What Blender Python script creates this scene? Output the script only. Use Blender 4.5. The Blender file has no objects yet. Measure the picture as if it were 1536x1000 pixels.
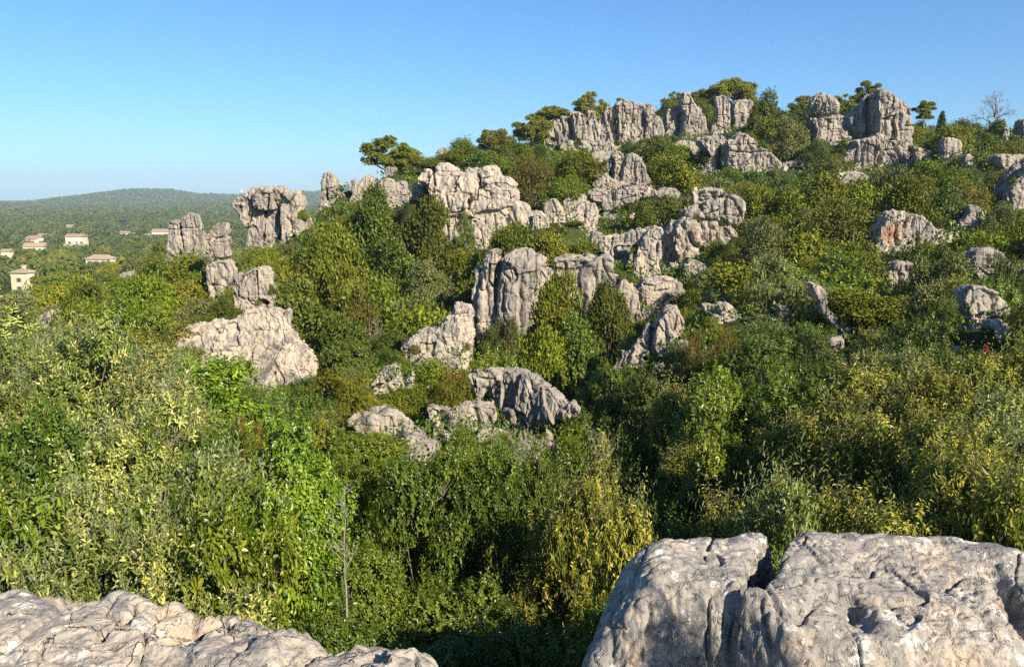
import bpy, math, random
import numpy as np
from mathutils import Vector

rng = np.random.default_rng(7)
random.seed(7)
SC = bpy.context.scene
COL = SC.collection
R = math.radians

# ------------------------------------------------------------------ camera, sky, sun, exposure
F = 1200.0                    # focal length in photo pixels (photo is 1536 x 1000)
PITCH = math.atan((500 - 294) / F)
cam = bpy.data.cameras.new('camera')
cam.sensor_width = 36.0
cam.lens = 36.0 * F / 1536.0
cam.clip_start = 0.05
cam.clip_end = 30000.0
cam_ob = bpy.data.objects.new('camera', cam)
cam_ob.rotation_euler = (math.pi / 2 - PITCH, 0, 0)
COL.objects.link(cam_ob)
SC.camera = cam_ob

SUN_AZ, SUN_EL = 139.0, 31.0  # clockwise from the view direction, above the horizon
world = bpy.data.worlds.new('World')
SC.world = world
world.use_nodes = True
wn = world.node_tree
sky = wn.nodes.new('ShaderNodeTexSky')
sky.sky_type = 'NISHITA'
sky.sun_disc = False
sky.sun_elevation = R(SUN_EL)
sky.sun_rotation = R(SUN_AZ)
sky.altitude = 0.0
sky.air_density = 1.0
sky.dust_density = 0.3
sky.ozone_density = 10.0
wb = wn.nodes.new('ShaderNodeMix')          # camera white balance: a touch towards cyan
wb.data_type, wb.blend_type = 'RGBA', 'MULTIPLY'
wb.inputs[0].default_value = 1.0
wb.inputs[7].default_value = (.91, 1.03, 1.03, 1)
wn.links.new(sky.outputs[0], wb.inputs[6])
wn.links.new(wb.outputs[2], wn.nodes['Background'].inputs[0])
wn.nodes['Background'].inputs[1].default_value = 0.080

sun = bpy.data.lights.new('sun', 'SUN')
sun.energy = 5.0
sun.angle = R(0.5)
sun.color = (1.0, 0.885, 0.70)
sun_ob = bpy.data.objects.new('sun', sun)
S = Vector((math.sin(R(SUN_AZ)) * math.cos(R(SUN_EL)), math.cos(R(SUN_AZ)) * math.cos(R(SUN_EL)), math.sin(R(SUN_EL))))
SUN_DIR = tuple(S)
sun_ob.rotation_euler = S.to_track_quat('Z', 'Y').to_euler()
COL.objects.link(sun_ob)

SC.view_settings.view_transform = 'Standard'
SC.view_settings.look = 'None'
SC.view_settings.exposure = 1.0
SC.view_settings.gamma = 1.0
SC.cycles.max_bounces = 5
SC.cycles.diffuse_bounces = 2
SC.cycles.glossy_bounces = 2
SC.cycles.transmission_bounces = 3
SC.cycles.volume_bounces = 0
SC.cycles.use_denoising = False
SC.cycles.use_adaptive_sampling = False
SC.cycles.sample_clamp_indirect = 1.5
SC.cycles.caustics_reflective = False
SC.cycles.caustics_refractive = False

cP, sP = math.cos(PITCH), math.sin(PITCH)


def P(px, py, D):
    """photo pixel at depth D (metres along +Y) -> world point(s)"""
    px, py, D = np.broadcast_arrays(np.asarray(px, float), np.asarray(py, float), np.asarray(D, float))
    cx, cy = (px - 768) / F, (500 - py) / F
    dy = cP + cy * sP
    dz = -sP + cy * cP
    return np.stack([cx / dy * D, D, dz / dy * D], -1)


def proj(p):
    p = np.asarray(p, float)
    x, y, z = p[..., 0], p[..., 1], p[..., 2]
    f = y * cP - z * sP
    f = np.where(f < .05, .05, f)
    u = y * sP + z * cP
    return 768 + F * x / f, 500 - F * u / f


# ------------------------------------------------------------------ noise
def _hash(ix, iy, iz, seed):
    h = (ix.astype(np.uint32) * np.uint32(374761393) + iy.astype(np.uint32) * np.uint32(668265263)
         + iz.astype(np.uint32) * np.uint32(2147483647) + np.uint32((seed * 1274126177) & 0xffffffff))
    h = (h ^ (h >> np.uint32(13))) * np.uint32(1274126177)
    h = (h ^ (h >> np.uint32(16))) * np.uint32(2246822519)
    return ((h ^ (h >> np.uint32(15))) & np.uint32(0xffffff)).astype(np.float64) / 0xffffff


def noise(p, seed=0):
    """value noise in -1..1 at points (N,3)"""
    i = np.floor(p)
    f = p - i
    f = f * f * f * (f * (f * 6 - 15) + 10)
    i = i.astype(np.int64)
    x, y, z = i[:, 0], i[:, 1], i[:, 2]
    r = 0
    for dx in (0, 1):
        wx = f[:, 0] if dx else 1 - f[:, 0]
        for dy in (0, 1):
            wy = f[:, 1] if dy else 1 - f[:, 1]
            for dz in (0, 1):
                wz = f[:, 2] if dz else 1 - f[:, 2]
                r = r + wx * wy * wz * _hash(x + dx, y + dy, z + dz, seed)
    return r * 2 - 1


def worley(p, seed=0):
    """jittered cells: (distance gap to the next cell, vector from the cell's seed, three random numbers of the cell)"""
    i0 = np.floor(p).astype(np.int64)
    n = len(p)
    d1 = np.full(n, 1e9)
    d2 = np.full(n, 1e9)
    best = np.zeros((n, 3))
    bc = np.zeros((n, 3), np.int64)
    for dx in (-1, 0, 1):
        for dy in (-1, 0, 1):
            for dz in (-1, 0, 1):
                c = i0 + np.array([dx, dy, dz])
                q = np.stack([c[:, k] + .5 + .8 * (_hash(c[:, 0], c[:, 1], c[:, 2], seed + 50 + k) - .5) for k in range(3)], 1)
                v = p - q
                d = np.einsum('ij,ij->i', v, v)
                m = d < d1
                d2 = np.where(m, d1, np.minimum(d2, d))
                d1 = np.where(m, d, d1)
                best[m] = v[m]
                bc[m] = c[m]
    r = np.stack([_hash(bc[:, 0], bc[:, 1], bc[:, 2], seed + 90 + k) for k in range(3)], 1) - .5
    return np.sqrt(d2) - np.sqrt(d1), best, r


ROT = np.array([[0.36, 0.48, -0.8], [-0.8, 0.6, 0.0], [0.48, 0.64, 0.6]])


def fbm(p, oct=4, seed=0, gain=.5):
    a, t, n = 1.0, 0.0, 0.0
    for k in range(oct):
        t = t + a * noise(p, seed + k)
        n += a
        p = (p @ ROT.T) * 2.03 + 17.3
        a *= gain
    return t / n


# ------------------------------------------------------------------ linking helpers
def mesh_from(name, verts, loops, sizes, mats=(), smooth=True, mat_index=None):
    me = bpy.data.meshes.new(name)
    nv, nl, nf = len(verts), len(loops), len(sizes)
    me.vertices.add(nv)
    me.vertices.foreach_set('co', np.asarray(verts, np.float32).ravel())
    me.loops.add(nl)
    me.loops.foreach_set('vertex_index', np.asarray(loops, np.int32))
    me.polygons.add(nf)
    st = np.zeros(nf, np.int32)
    st[1:] = np.cumsum(sizes)[:-1]
    me.polygons.foreach_set('loop_start', st)
    me.polygons.foreach_set('use_smooth', np.full(nf, smooth, bool))
    if mat_index is not None:
        me.polygons.foreach_set('material_index', np.asarray(mat_index, np.int32))
    for m in mats:
        me.materials.append(m)
    me.update(calc_edges=True)
    return me


def quads(name, verts, q, mats=(), smooth=True, mat_index=None):
    q = np.asarray(q, np.int32)
    return mesh_from(name, verts, q.ravel(), np.full(len(q), 4, np.int32), mats, smooth, mat_index)


def obj(name, me, parent=None, loc=None):
    o = bpy.data.objects.new(name, me)
    COL.objects.link(o)
    if parent is not None:
        o.parent = parent
    if loc is not None:
        o.location = loc
    return o


def tag(o, label=None, cat=None, group=None, kind=None):
    if label: o['label'] = label
    if cat: o['category'] = cat
    if group: o['group'] = group
    if kind: o['kind'] = kind
    return o


def thing(name, loc, label, cat, group=None):
    o = bpy.data.objects.new(name, None)
    o.empty_display_size = .2
    COL.objects.link(o)
    o.location = loc
    return tag(o, label, cat, group)


def dup(o):
    c = o.copy()
    COL.objects.link(c)
    for ch in o.children:
        k = ch.copy()
        COL.objects.link(k)
        k.parent = c
    return c


# ------------------------------------------------------------------ materials
def new_mat(name):
    m = bpy.data.materials.new(name)
    m.use_nodes = True
    nt = m.node_tree
    b = nt.nodes['Principled BSDF']
    return m, nt, b


def nd(nt, typ, **kw):
    n = nt.nodes.new(typ)
    for k, v in kw.items():
        setattr(n, k, v)
    return n


def ramp(nt, fac, stops, interp='LINEAR'):
    r = nd(nt, 'ShaderNodeValToRGB')
    r.color_ramp.interpolation = interp
    el = r.color_ramp.elements
    while len(el) < len(stops):
        el.new(.5)
    for e, (p, c) in zip(el, stops):
        e.position = p
        e.color = (c[0], c[1], c[2], 1) if not isinstance(c, float) else (c, c, c, 1)
    nt.links.new(fac, r.inputs[0])
    return r.outputs[0]


def mixc(nt, fac, a, b, mode='MIX'):
    m = nd(nt, 'ShaderNodeMix', data_type='RGBA', blend_type=mode)
    for sock, v in ((m.inputs[0], fac), (m.inputs[6], a), (m.inputs[7], b)):
        if hasattr(v, 'links'):
            nt.links.new(v, sock)
        elif isinstance(v, (tuple, list)):
            sock.default_value = (*v, 1)
        else:
            sock.default_value = v
    return m.outputs[2]


def tex(nt, vec, scale, detail=4, rough=.55, vscale=None, dist=0.0):
    if vscale is not None:
        mp = nd(nt, 'ShaderNodeMapping')
        mp.inputs['Scale'].default_value = vscale
        nt.links.new(vec, mp.inputs[0])
        vec = mp.outputs[0]
    t = nd(nt, 'ShaderNodeTexNoise')
    t.inputs['Scale'].default_value = scale
    t.inputs['Detail'].default_value = detail
    t.inputs['Roughness'].default_value = rough
    t.inputs['Distortion'].default_value = dist
    nt.links.new(vec, t.inputs['Vector'])
    return t.outputs[0]


def crackle(nt, vec, scale, width, warp, mask_scale):
    """0..1 mask of thin joints: warped cell borders, present only in places"""
    t = nd(nt, 'ShaderNodeTexNoise')
    t.inputs['Scale'].default_value = scale * 1.3
    t.inputs['Detail'].default_value = 5
    nt.links.new(vec, t.inputs['Vector'])
    s1 = nd(nt, 'ShaderNodeVectorMath', operation='SCALE')
    s1.inputs['Scale'].default_value = warp
    nt.links.new(t.outputs['Color'], s1.inputs[0])
    ad = nd(nt, 'ShaderNodeVectorMath', operation='ADD')
    nt.links.new(vec, ad.inputs[0])
    nt.links.new(s1.outputs[0], ad.inputs[1])
    v = nd(nt, 'ShaderNodeTexVoronoi', feature='DISTANCE_TO_EDGE')
    v.inputs['Scale'].default_value = scale
    nt.links.new(ad.outputs[0], v.inputs['Vector'])
    c = ramp(nt, v.outputs['Distance'], [(0.0, 1.0), (width, 0.0)])
    return mixc(nt, 1.0, c, ramp(nt, tex(nt, vec, mask_scale, 3, .5), [(.48, 0.0), (.56, 1.0)]), 'MULTIPLY')


def rock_mat(name, s=1.0, warm=0.5, bright=1.0, rust=None, bump=0.5):
    """weathered limestone; s scales the pattern (1 = metres), rust = (centre, radius) of an iron stain"""
    m, nt, b = new_mat(name)
    g = nd(nt, 'ShaderNodeNewGeometry').outputs['Position']
    big = tex(nt, g, .45 * s, 5, .6)
    med = tex(nt, g, 2.2 * s, 6, .65)
    strk = tex(nt, g, 3.0 * s, 5, .6, (1, 1, .13))
    fine = tex(nt, g, 14 * s, 5, .7)
    k = bright * 1.14
    grey = (.232 * k, .206 * k, .176 * k)
    tan = (.37 * k, .305 * k, .232 * k)
    c = mixc(nt, ramp(nt, big, [(.38 - .14 * (warm - .5), 0.0), (.62 - .14 * (warm - .5), 1.0)]), grey, tan)
    c = mixc(nt, ramp(nt, med, [(.42, 0.0), (.7, .75)]), c, (.27 * k, .243 * k, .213 * k))
    c = mixc(nt, ramp(nt, strk, [(.47, 0.0), (.64, .8)]), c, (.105 * k, .10 * k, .094 * k))
    c = mixc(nt, ramp(nt, fine, [(.60, 0.0), (.74, .55)]), c, (.44 * k, .41 * k, .36 * k))
    dots = tex(nt, g, 9.0 * s, 4, .75)
    c = mixc(nt, ramp(nt, dots, [(.28, .6), (.38, 0.0)]), c, (.11 * k, .105 * k, .10 * k))
    ck = crackle(nt, g, 1.1 * s, .035, .5, 1.4 * s)
    c = mixc(nt, ck, c, (.06, .057, .052))
    if rust:
        mp = nd(nt, 'ShaderNodeVectorMath', operation='DISTANCE')
        nt.links.new(g, mp.inputs[0])
        mp.inputs[1].default_value = rust[0]
        ad = nd(nt, 'ShaderNodeMath', operation='MULTIPLY_ADD')
        nt.links.new(tex(nt, g, 3, 4, .7), ad.inputs[0])
        ad.inputs[1].default_value = rust[1] * 1.1
        nt.links.new(mp.outputs['Value'], ad.inputs[2])
        fac = nd(nt, 'ShaderNodeMapRange')
        fac.inputs[1].default_value = rust[1] * 1.25
        fac.inputs[2].default_value = rust[1] * 1.75
        fac.inputs[3].default_value = 1.0
        fac.inputs[4].default_value = 0.0
        nt.links.new(ad.outputs[0], fac.inputs[0])
        rc = ramp(nt, tex(nt, g, 5, 5, .7), [(.35, (.13, .055, .022)), (.5, (.26, .115, .045)), (.62, (.46, .34, .20))])
        fm = nd(nt, 'ShaderNodeMath', operation='MULTIPLY')
        fm.inputs[1].default_value = .8
        nt.links.new(fac.outputs[0], fm.inputs[0])
        c = mixc(nt, fm.outputs[0], c, rc)
    nt.links.new(c, b.inputs['Base Color'])
    b.inputs['Roughness'].default_value = .9
    b.inputs['Specular IOR Level'].default_value = .2
    hb = nd(nt, 'ShaderNodeMath', operation='ADD')
    nt.links.new(tex(nt, g, 5 * s, 8, .72), hb.inputs[0])
    nt.links.new(tex(nt, g, 2.6 * s, 6, .7, (1, 1, .22)), hb.inputs[1])
    bp = nd(nt, 'ShaderNodeBump')
    bp.inputs['Strength'].default_value = bump
    bp.inputs['Distance'].default_value = .12 / s
    nt.links.new(hb.outputs[0], bp.inputs['Height'])
    nt.links.new(bp.outputs[0], b.inputs['Normal'])
    return m


LEAF_GAIN = 1.2


def leaf_mat(name, c0, c1, c2, under=None, rough=.5, spec=.35, trans=.16, vary=.25):
    near = name in ('leaf_olive', 'leaf_bright', 'leaf_gold', 'leaf_dark')
    spec *= 1.0 if near else .6
    c0, c1, c2 = ((c[0] * LEAF_GAIN * 1.15 * (1.25 if near else 1), c[1] * LEAF_GAIN * .98 * (1.25 if near else 1), c[2] * LEAF_GAIN * .75) for c in (c0, c1, c2))
    m, nt, b = new_mat(name)
    at = nd(nt, 'ShaderNodeAttribute', attribute_name='tint')
    col = ramp(nt, at.outputs['Fac'], [(0.0, c0), (.5, c1), (1.0, c2)])
    oi = nd(nt, 'ShaderNodeObjectInfo')
    hs = nd(nt, 'ShaderNodeHueSaturation')
    for sock, lo, hi in (('Hue', .5 - .016 * vary / .25, .5 + .024 * vary / .25), ('Value', 1 - vary, 1 + vary)):
        mr = nd(nt, 'ShaderNodeMapRange')
        mr.inputs[3].default_value = lo
        mr.inputs[4].default_value = hi
        if sock == 'Hue':
            nt.links.new(oi.outputs['Random'], mr.inputs[0])
        else:
            fr = nd(nt, 'ShaderNodeMath', operation='FRACT')
            ml = nd(nt, 'ShaderNodeMath', operation='MULTIPLY')
            ml.inputs[1].default_value = 7.31
            nt.links.new(oi.outputs['Random'], ml.inputs[0])
            nt.links.new(ml.outputs[0], fr.inputs[0])
            nt.links.new(fr.outputs[0], mr.inputs[0])
        nt.links.new(mr.outputs[0], hs.inputs[sock])
    nt.links.new(col, hs.inputs['Color'])
    c = hs.outputs[0]
    if under:
        gm = nd(nt, 'ShaderNodeNewGeometry')
        c = mixc(nt, gm.outputs['Backfacing'], c, under)
    nt.links.new(c, b.inputs['Base Color'])
    b.inputs['Roughness'].default_value = rough
    b.inputs['Specular IOR Level'].default_value = spec
    tr = nd(nt, 'ShaderNodeBsdfTranslucent')
    tc = mixc(nt, 1.0, c, (1.15, 1.25, .5), 'MULTIPLY')
    nt.links.new(tc, tr.inputs[0])
    mx = nd(nt, 'ShaderNodeMixShader')
    mx.inputs[0].default_value = trans
    nt.links.new(b.outputs[0], mx.inputs[1])
    nt.links.new(tr.outputs[0], mx.inputs[2])
    nt.links.new(mx.outputs[0], nt.nodes['Material Output'].inputs[0])
    return m


def plain_mat(name, c, rough=.8, var=.25, scale=3.0, spec=.3):
    m, nt, b = new_mat(name)
    g = nd(nt, 'ShaderNodeNewGeometry').outputs['Position']
    lo = tuple(x * (1 - var) for x in c)
    hi = tuple(min(1, x * (1 + var)) for x in c)
    nt.links.new(ramp(nt, tex(nt, g, scale, 4, .6), [(.3, lo), (.7, hi)]), b.inputs['Base Color'])
    b.inputs['Roughness'].default_value = rough
    b.inputs['Specular IOR Level'].default_value = spec
    return m


M_rock = rock_mat('limestone', 1.0, .5, 1.0)
M_rock_warm = rock_mat('limestone_warm', 1.0, .85, 1.12)
M_rock_grey = rock_mat('limestone_grey', 1.0, .1, .95)
M_wood = plain_mat('bark', (.16, .125, .095), .9, .35, 8)
M_wood_pale = plain_mat('pale_wood', (.30, .25, .19), .9, .3, 8)
M_wood_dead = plain_mat('dead_wood', (.25, .22, .19), .9, .25, 8)

# leaf materials
LM = {
    'olive': leaf_mat('leaf_olive', (.035, .064, .012), (.078, .112, .026), (.27, .30, .13), under=(.26, .29, .16), rough=.45, spec=.4),
    'bright': leaf_mat('leaf_bright', (.045, .085, .008), (.085, .140, .012), (.16, .215, .022), rough=.38, spec=.45),
    'gold': leaf_mat('leaf_gold', (.050, .080, .010), (.105, .130, .020), (.34, .34, .10), under=(.22, .22, .09), rough=.45, spec=.35, trans=.25, vary=.1),
    'dark': leaf_mat('leaf_dark', (.028, .055, .007), (.048, .085, .010), (.09, .13, .018), rough=.42, spec=.4, vary=.2),
    'oak': leaf_mat('leaf_oak', (.036, .062, .009), (.064, .096, .014), (.115, .145, .030), rough=.5, spec=.3, vary=.25),
    'mid': leaf_mat('leaf_mid', (.050, .084, .007), (.090, .130, .011), (.155, .185, .022), rough=.5, spec=.3, vary=.25),
    'grey': leaf_mat('leaf_grey', (.060, .080, .022), (.095, .117, .034), (.165, .18, .066), under=(.18, .20, .10), rough=.5, spec=.3, vary=.22),
    'yell': leaf_mat('leaf_yell', (.066, .096, .009), (.115, .142, .015), (.20, .215, .026), rough=.5, spec=.3, vary=.25),
    'brown': leaf_mat('leaf_brown', (.058, .075, .018), (.098, .108, .026), (.16, .150, .045), rough=.6, spec=.2, vary=.2),
    'scarlet': leaf_mat('leaf_scarlet', (.20, .02, .02), (.45, .03, .03), (.60, .08, .06), rough=.5, spec=.3, vary=.05),
    'red': leaf_mat('leaf_red', (.075, .09, .015), (.12, .105, .025), (.22, .10, .035), rough=.5, spec=.3, vary=.15),
    'pine': leaf_mat('leaf_pine', (.075, .110, .016), (.14, .175, .028), (.21, .235, .045), rough=.55, spec=.25, vary=.15),
    'far': leaf_mat('leaf_far', (.044, .074, .016), (.068, .104, .023), (.108, .132, .036), rough=.7, spec=.1, trans=.1, vary=.0),
}

# ------------------------------------------------------------------ terrain
CP = []   # (px, canopy row, depth, canopy height): where the top of the scrub lies


def colm(px, rows):
    for r in rows:
        CP.append((px,) + r)


colm(-260, [(700, 6, 2.4), (560, 10, 2.3), (500, 20, 2.2), (480, 40, 2), (460, 65, 2.2), (430, 100, 3), (405, 180, 6)])
colm(60, [(700, 6, 2.4), (545, 10, 2.3), (505, 20, 2.2), (480, 40, 2.0), (455, 65, 2.2), (428, 100, 3), (402, 180, 6)])
colm(200, [(700, 6.5, 2.3), (530, 10, 2.3), (500, 18, 2), (470, 38, 2), (435, 60, 2.2), (412, 85, 3), (397, 130, 5), (390, 200, 8)])
colm(330, [(700, 7, 2.3), (610, 12, 2), (595, 22, 1.2), (545, 32, .8), (490, 38, .8), (440, 48, 1.8), (402, 58, 2), (388, 75, 3), (378, 110, 8), (372, 200, 15)])
colm(430, [(690, 8, 2.2), (615, 15, 2), (575, 25, 1.5), (545, 33, 1), (470, 42, 2), (405, 58, 2.2), (372, 66, 1.5), (360, 80, 4), (355, 110, 10), (350, 200, 18)])
colm(520, [(700, 8, 2.2), (630, 16, 2), (570, 27, 2), (480, 40, 3), (400, 50, 3), (312, 68, 2), (292, 76, 1), (302, 95, 3), (325, 130, 9), (325, 200, 16)])
colm(620, [(710, 9, 2.2), (660, 16, 1.2), (580, 28, 1.2), (530, 34, 1.5), (430, 45, 3), (335, 58, 3), (285, 68, 1.5), (268, 76, .8), (265, 95, 2)])
colm(720, [(710, 10, 2), (650, 18, 1), (580, 28, 1.5), (510, 36, 3), (420, 46, 2.5), (365, 55, 1.5), (275, 70, 2), (240, 80, 1.5), (222, 95, 2)])
colm(820, [(750, 9, 2), (670, 16, 1.5), (620, 24, 1.5), (545, 33, 3), (400, 43, 2.5), (345, 55, 2), (275, 68, 2), (228, 85, 1), (198, 105, 1.5)])
colm(900, [(770, 9, 2), (675, 17, 2.6), (570, 26, 2.2), (490, 36, 3), (385, 46, 1.5), (345, 58, 1), (295, 65, 1), (230, 85, 1.5), (185, 110, 2)])
colm(1000, [(770, 9, 2.2), (690, 12.5, 2.4), (645, 16, 2.3), (545, 22, 2), (465, 32, 2.2), (405, 46, 2), (355, 55, 2), (285, 68, 2), (213, 90, 2), (176, 115, 2)])
colm(1100, [(715, 8.5, 2.2), (570, 15, 2.2), (485, 24, 2), (405, 38, 2), (335, 55, 2), (265, 72, 1.5), (203, 92, 1.5), (166, 120, 2.5)])
colm(1200, [(710, 7.5, 2.2), (570, 13, 2.2), (475, 22, 2), (375, 40, 2.5), (295, 60, 2.5), (245, 75, 2), (185, 98, 2), (170, 120, 2.5)])
colm(1300, [(730, 7, 2.2), (550, 12, 2.2), (475, 20, 2.2), (385, 34, 2.2), (305, 52, 2.5), (258, 70, 2), (218, 82, 1), (180, 105, 1.5)])
colm(1420, [(730, 6.5, 2.2), (550, 11, 2.2), (455, 20, 2), (385, 32, 2), (325, 44, 2), (255, 62, 2.2), (213, 78, 2), (190, 100, 2)])
colm(1536, [(710, 6.5, 2.2), (540, 11, 2.2), (445, 20, 2), (375, 32, 2), (295, 46, 2), (235, 60, 2), (200, 85, 2), (192, 110, 2)])
colm(1780, [(710, 6.5, 2.2), (510, 12, 2.2), (400, 25, 2), (290, 50, 2), (230, 80, 2), (200, 110, 2)])
for px in (-260, 150, 500, 800, 1100, 1400, 1780):
    CP.append((px, 294 + 3.6 / 4.2 * F, 4.2, 0.0))

cp = np.array(CP)
_w = P(cp[:, 0], cp[:, 1], cp[:, 2])
_e = (_w[:, 2] - cp[:, 3]) / _w[:, 1]


def _uv(X, Y):
    return np.stack([X / Y * 2.2, np.log(Y)], -1)


class TPS:
    def __init__(s, x, v, lam=0.0):
        s.x = x
        n = len(x)
        d = np.linalg.norm(x[:, None] - x[None], axis=2)
        A = np.zeros((n + 3, n + 3))
        A[:n, :n] = s.k(d) + lam * np.eye(n)
        A[:n, n] = 1
        A[:n, n + 1:] = x
        A[n, :n] = 1
        A[n + 1:, :n] = x.T
        s.w = np.linalg.solve(A, np.concatenate([v, np.zeros(3)]))

    @staticmethod
    def k(d):
        return np.where(d > 1e-9, d * d * np.log(np.maximum(d, 1e-9)), 0)

    def __call__(s, q):
        out = np.empty(len(q))
        n = len(s.x)
        for i in range(0, len(q), 20000):
            b = q[i:i + 20000]
            d = np.linalg.norm(b[:, None] - s.x[None], axis=2)
            out[i:i + 20000] = s.k(d) @ s.w[:n] + s.w[n] + b @ s.w[n + 1:]
        return out


_tps = TPS(_uv(_w[:, 0], _w[:, 1]), _e, 2e-3)
PLAIN = -29.0


def sm(x, a, b):
    t = np.clip((x - a) / (b - a), 0, 1)
    return t * t * (3 - 2 * t)


def far_z(X, Y):
    z = PLAIN + 2.5 * noise(np.stack([X / 170, Y / 170, 0 * X], -1), 3) + 1.2 * noise(np.stack([X / 60, Y / 60, 0 * X], -1), 4)
    hl = 0
    for px, D, h, sx, sy in ((232, 2250, 43, 165, 380), (330, 2350, 29, 170, 380), (440, 2450, 36, 230, 380), (570, 2750, 63, 260, 420), (800, 2700, 60, 500, 420),
                             (-90, 1650, 13, 120, 220), (-500, 2300, 30, 500, 500), (300, 1500, 7, 300, 260),
                             (126, 4050, 11, 85, 200), (540, 3900, 92, 190, 300), (800, 3900, 60, 500, 300)):
        cx = (px - 768) / F * D
        hl = np.maximum(hl, h * np.exp(-((X - cx) / sx) ** 2 - ((Y - D) / sy) ** 2))
    z = z + hl
    return z


BUMPS = []   # mounds that carry the outcrops: (x, y, rx, ry, height)


def ground_z(X, Y):
    X, Y = np.asarray(X, float), np.asarray(Y, float)
    Yc = np.clip(Y, 4.2, 128)
    Xc = np.clip(X / np.maximum(Y, 4.2), -.95, .95) * Yc
    z1 = _tps(_uv(Xc.ravel(), Yc.ravel())).reshape(Yc.shape) * Yc
    pts = np.stack([X.ravel(), Y.ravel(), 0 * X.ravel()], -1)
    z1 = z1 + (.22 * fbm(pts * .35, 3, 11)).reshape(z1.shape) * sm(Y, 6, 20)
    zf = far_z(X.ravel(), Y.ravel()).reshape(z1.shape)
    lat = sm(np.abs(X) / np.maximum(Y, 30), .8, 1.1)
    t = np.maximum(sm(Y, 125, 235), lat * sm(Y, 30, 100) * .8)
    z = z1 * (1 - t) + zf * t
    if BUMPS:
        up = np.zeros(z.shape)
        for bx, by, brx, bry, bh in BUMPS:
            dd = np.hypot((X - bx) / brx, (Y - by) / bry)
            up = np.maximum(up, bh * (1 - sm(dd, .55, 1.9)))
        z = z + up
    zb = -3.9 - 1.2 * sm(-Y, 2, 40) - .6 * sm(np.abs(X), 6, 30)
    tb = sm(Y, 3.0, 4.6)
    return zb * (1 - tb) + z * tb


def build_ground():
    ang = np.linspace(-80, 80, 301)
    rad = np.concatenate([np.geomspace(2.5, 14, 40), np.geomspace(14.5, 150, 210), np.geomspace(153, 4480, 110)])
    A, Rr = np.meshgrid(np.radians(ang), rad)
    X, Y = np.sin(A) * Rr, np.cos(A) * Rr
    Z = ground_z(X, Y)
    nr, na = X.shape
    v = np.stack([X, Y, Z], -1).reshape(-1, 3)
    i, j = np.meshgrid(np.arange(nr - 1), np.arange(na - 1), indexing='ij')
    a = (i * na + j).ravel()
    q = np.stack([a, a + 1, a + na + 1, a + na], -1)
    # the part behind and beside the camera closes the sheet
    ang2 = np.radians(np.linspace(80, 280, 61))
    rad2 = rad[::4]
    A2, R2 = np.meshgrid(ang2, rad2)
    X2, Y2 = np.sin(A2) * R2, np.cos(A2) * R2
    Z2 = ground_z(X2, Y2)
    v2 = np.stack([X2, Y2, Z2], -1).reshape(-1, 3)
    n2r, n2a = X2.shape
    i, j = np.meshgrid(np.arange(n2r - 1), np.arange(n2a - 1), indexing='ij')
    a = (i * n2a + j).ravel() + len(v)
    q2 = np.stack([a, a + 1, a + n2a + 1, a + n2a], -1)
    c = np.array([[0, 0, -3.9]])
    vv = np.concatenate([v, v2, c])
    ci = len(vv) - 1
    fan = [(ci, k, k + 1) for k in range(na - 1)] + [(ci, len(v) + k, len(v) + k + 1) for k in range(n2a - 1)]
    qa = np.concatenate([q, q2])
    loops = np.concatenate([qa.ravel(), np.array(fan).ravel()])
    sizes = np.concatenate([np.full(len(qa), 4), np.full(len(fan), 3)])
    m, nt, b = new_mat('ground_soil')
    g = nd(nt, 'ShaderNodeNewGeometry').outputs['Position']
    near = ramp(nt, tex(nt, g, 1.3, 6, .65), [(.3, (.022, .034, .010)), (.52, (.045, .058, .016)), (.66, (.085, .078, .034)), (.8, (.14, .115, .07))])
    farc = ramp(nt, tex(nt, g, .045, 8, .7), [(.3, (.024, .036, .014)), (.55, (.040, .055, .020)), (.72, (.075, .075, .035))])
    ln = nd(nt, 'ShaderNodeVectorMath', operation='LENGTH')
    nt.links.new(g, ln.inputs[0])
    mr = nd(nt, 'ShaderNodeMapRange')
    mr.inputs[1].default_value = 120
    mr.inputs[2].default_value = 260
    nt.links.new(ln.outputs['Value'], mr.inputs[0])
    nt.links.new(mixc(nt, mr.outputs[0], near, farc), b.inputs['Base Color'])
    b.inputs['Roughness'].default_value = .95
    b.inputs['Specular IOR Level'].default_value = .1
    o = obj('ground', mesh_from('ground', vv, loops, sizes, [m]))
    tag(o, kind='structure')



# ------------------------------------------------------------------ rocks: implicit solids from traced outlines
def poly_sd(poly, U, V):
    """signed distance (inside positive) of points to a polygon"""
    p = np.asarray(poly, float)
    d2 = np.full(U.shape, 1e18)
    ins = np.zeros(U.shape, bool)
    for k in range(len(p)):
        a, b = p[k], p[(k + 1) % len(p)]
        e = b - a
        L = e @ e
        if L < 1e-9: continue
        t = np.clip(((U - a[0]) * e[0] + (V - a[1]) * e[1]) / L, 0, 1)
        d2 = np.minimum(d2, (U - a[0] - t * e[0]) ** 2 + (V - a[1] - t * e[1]) ** 2)
        if a[1] != b[1]:
            c = ((a[1] > V) != (b[1] > V)) & (U < (b[0] - a[0]) * (V - a[1]) / (b[1] - a[1]) + a[0])
            ins ^= c
    d = np.sqrt(d2)
    return np.where(ins, d, -d)


def line_dist(pl, U, V):
    p = np.asarray(pl, float)
    d2 = np.full(U.shape, 1e18)
    for a, b in zip(p[:-1], p[1:]):
        e = b - a
        t = np.clip(((U - a[0]) * e[0] + (V - a[1]) * e[1]) / max(e @ e, 1e-9), 0, 1)
        d2 = np.minimum(d2, (U - a[0] - t * e[0]) ** 2 + (V - a[1] - t * e[1]) ** 2)
    return np.sqrt(d2)


def chaikin(p):
    p = np.asarray(p, float)
    q = np.roll(p, -1, 0)
    return np.stack([.75 * p + .25 * q, .25 * p + .75 * q], 1).reshape(-1, 2)


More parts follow.
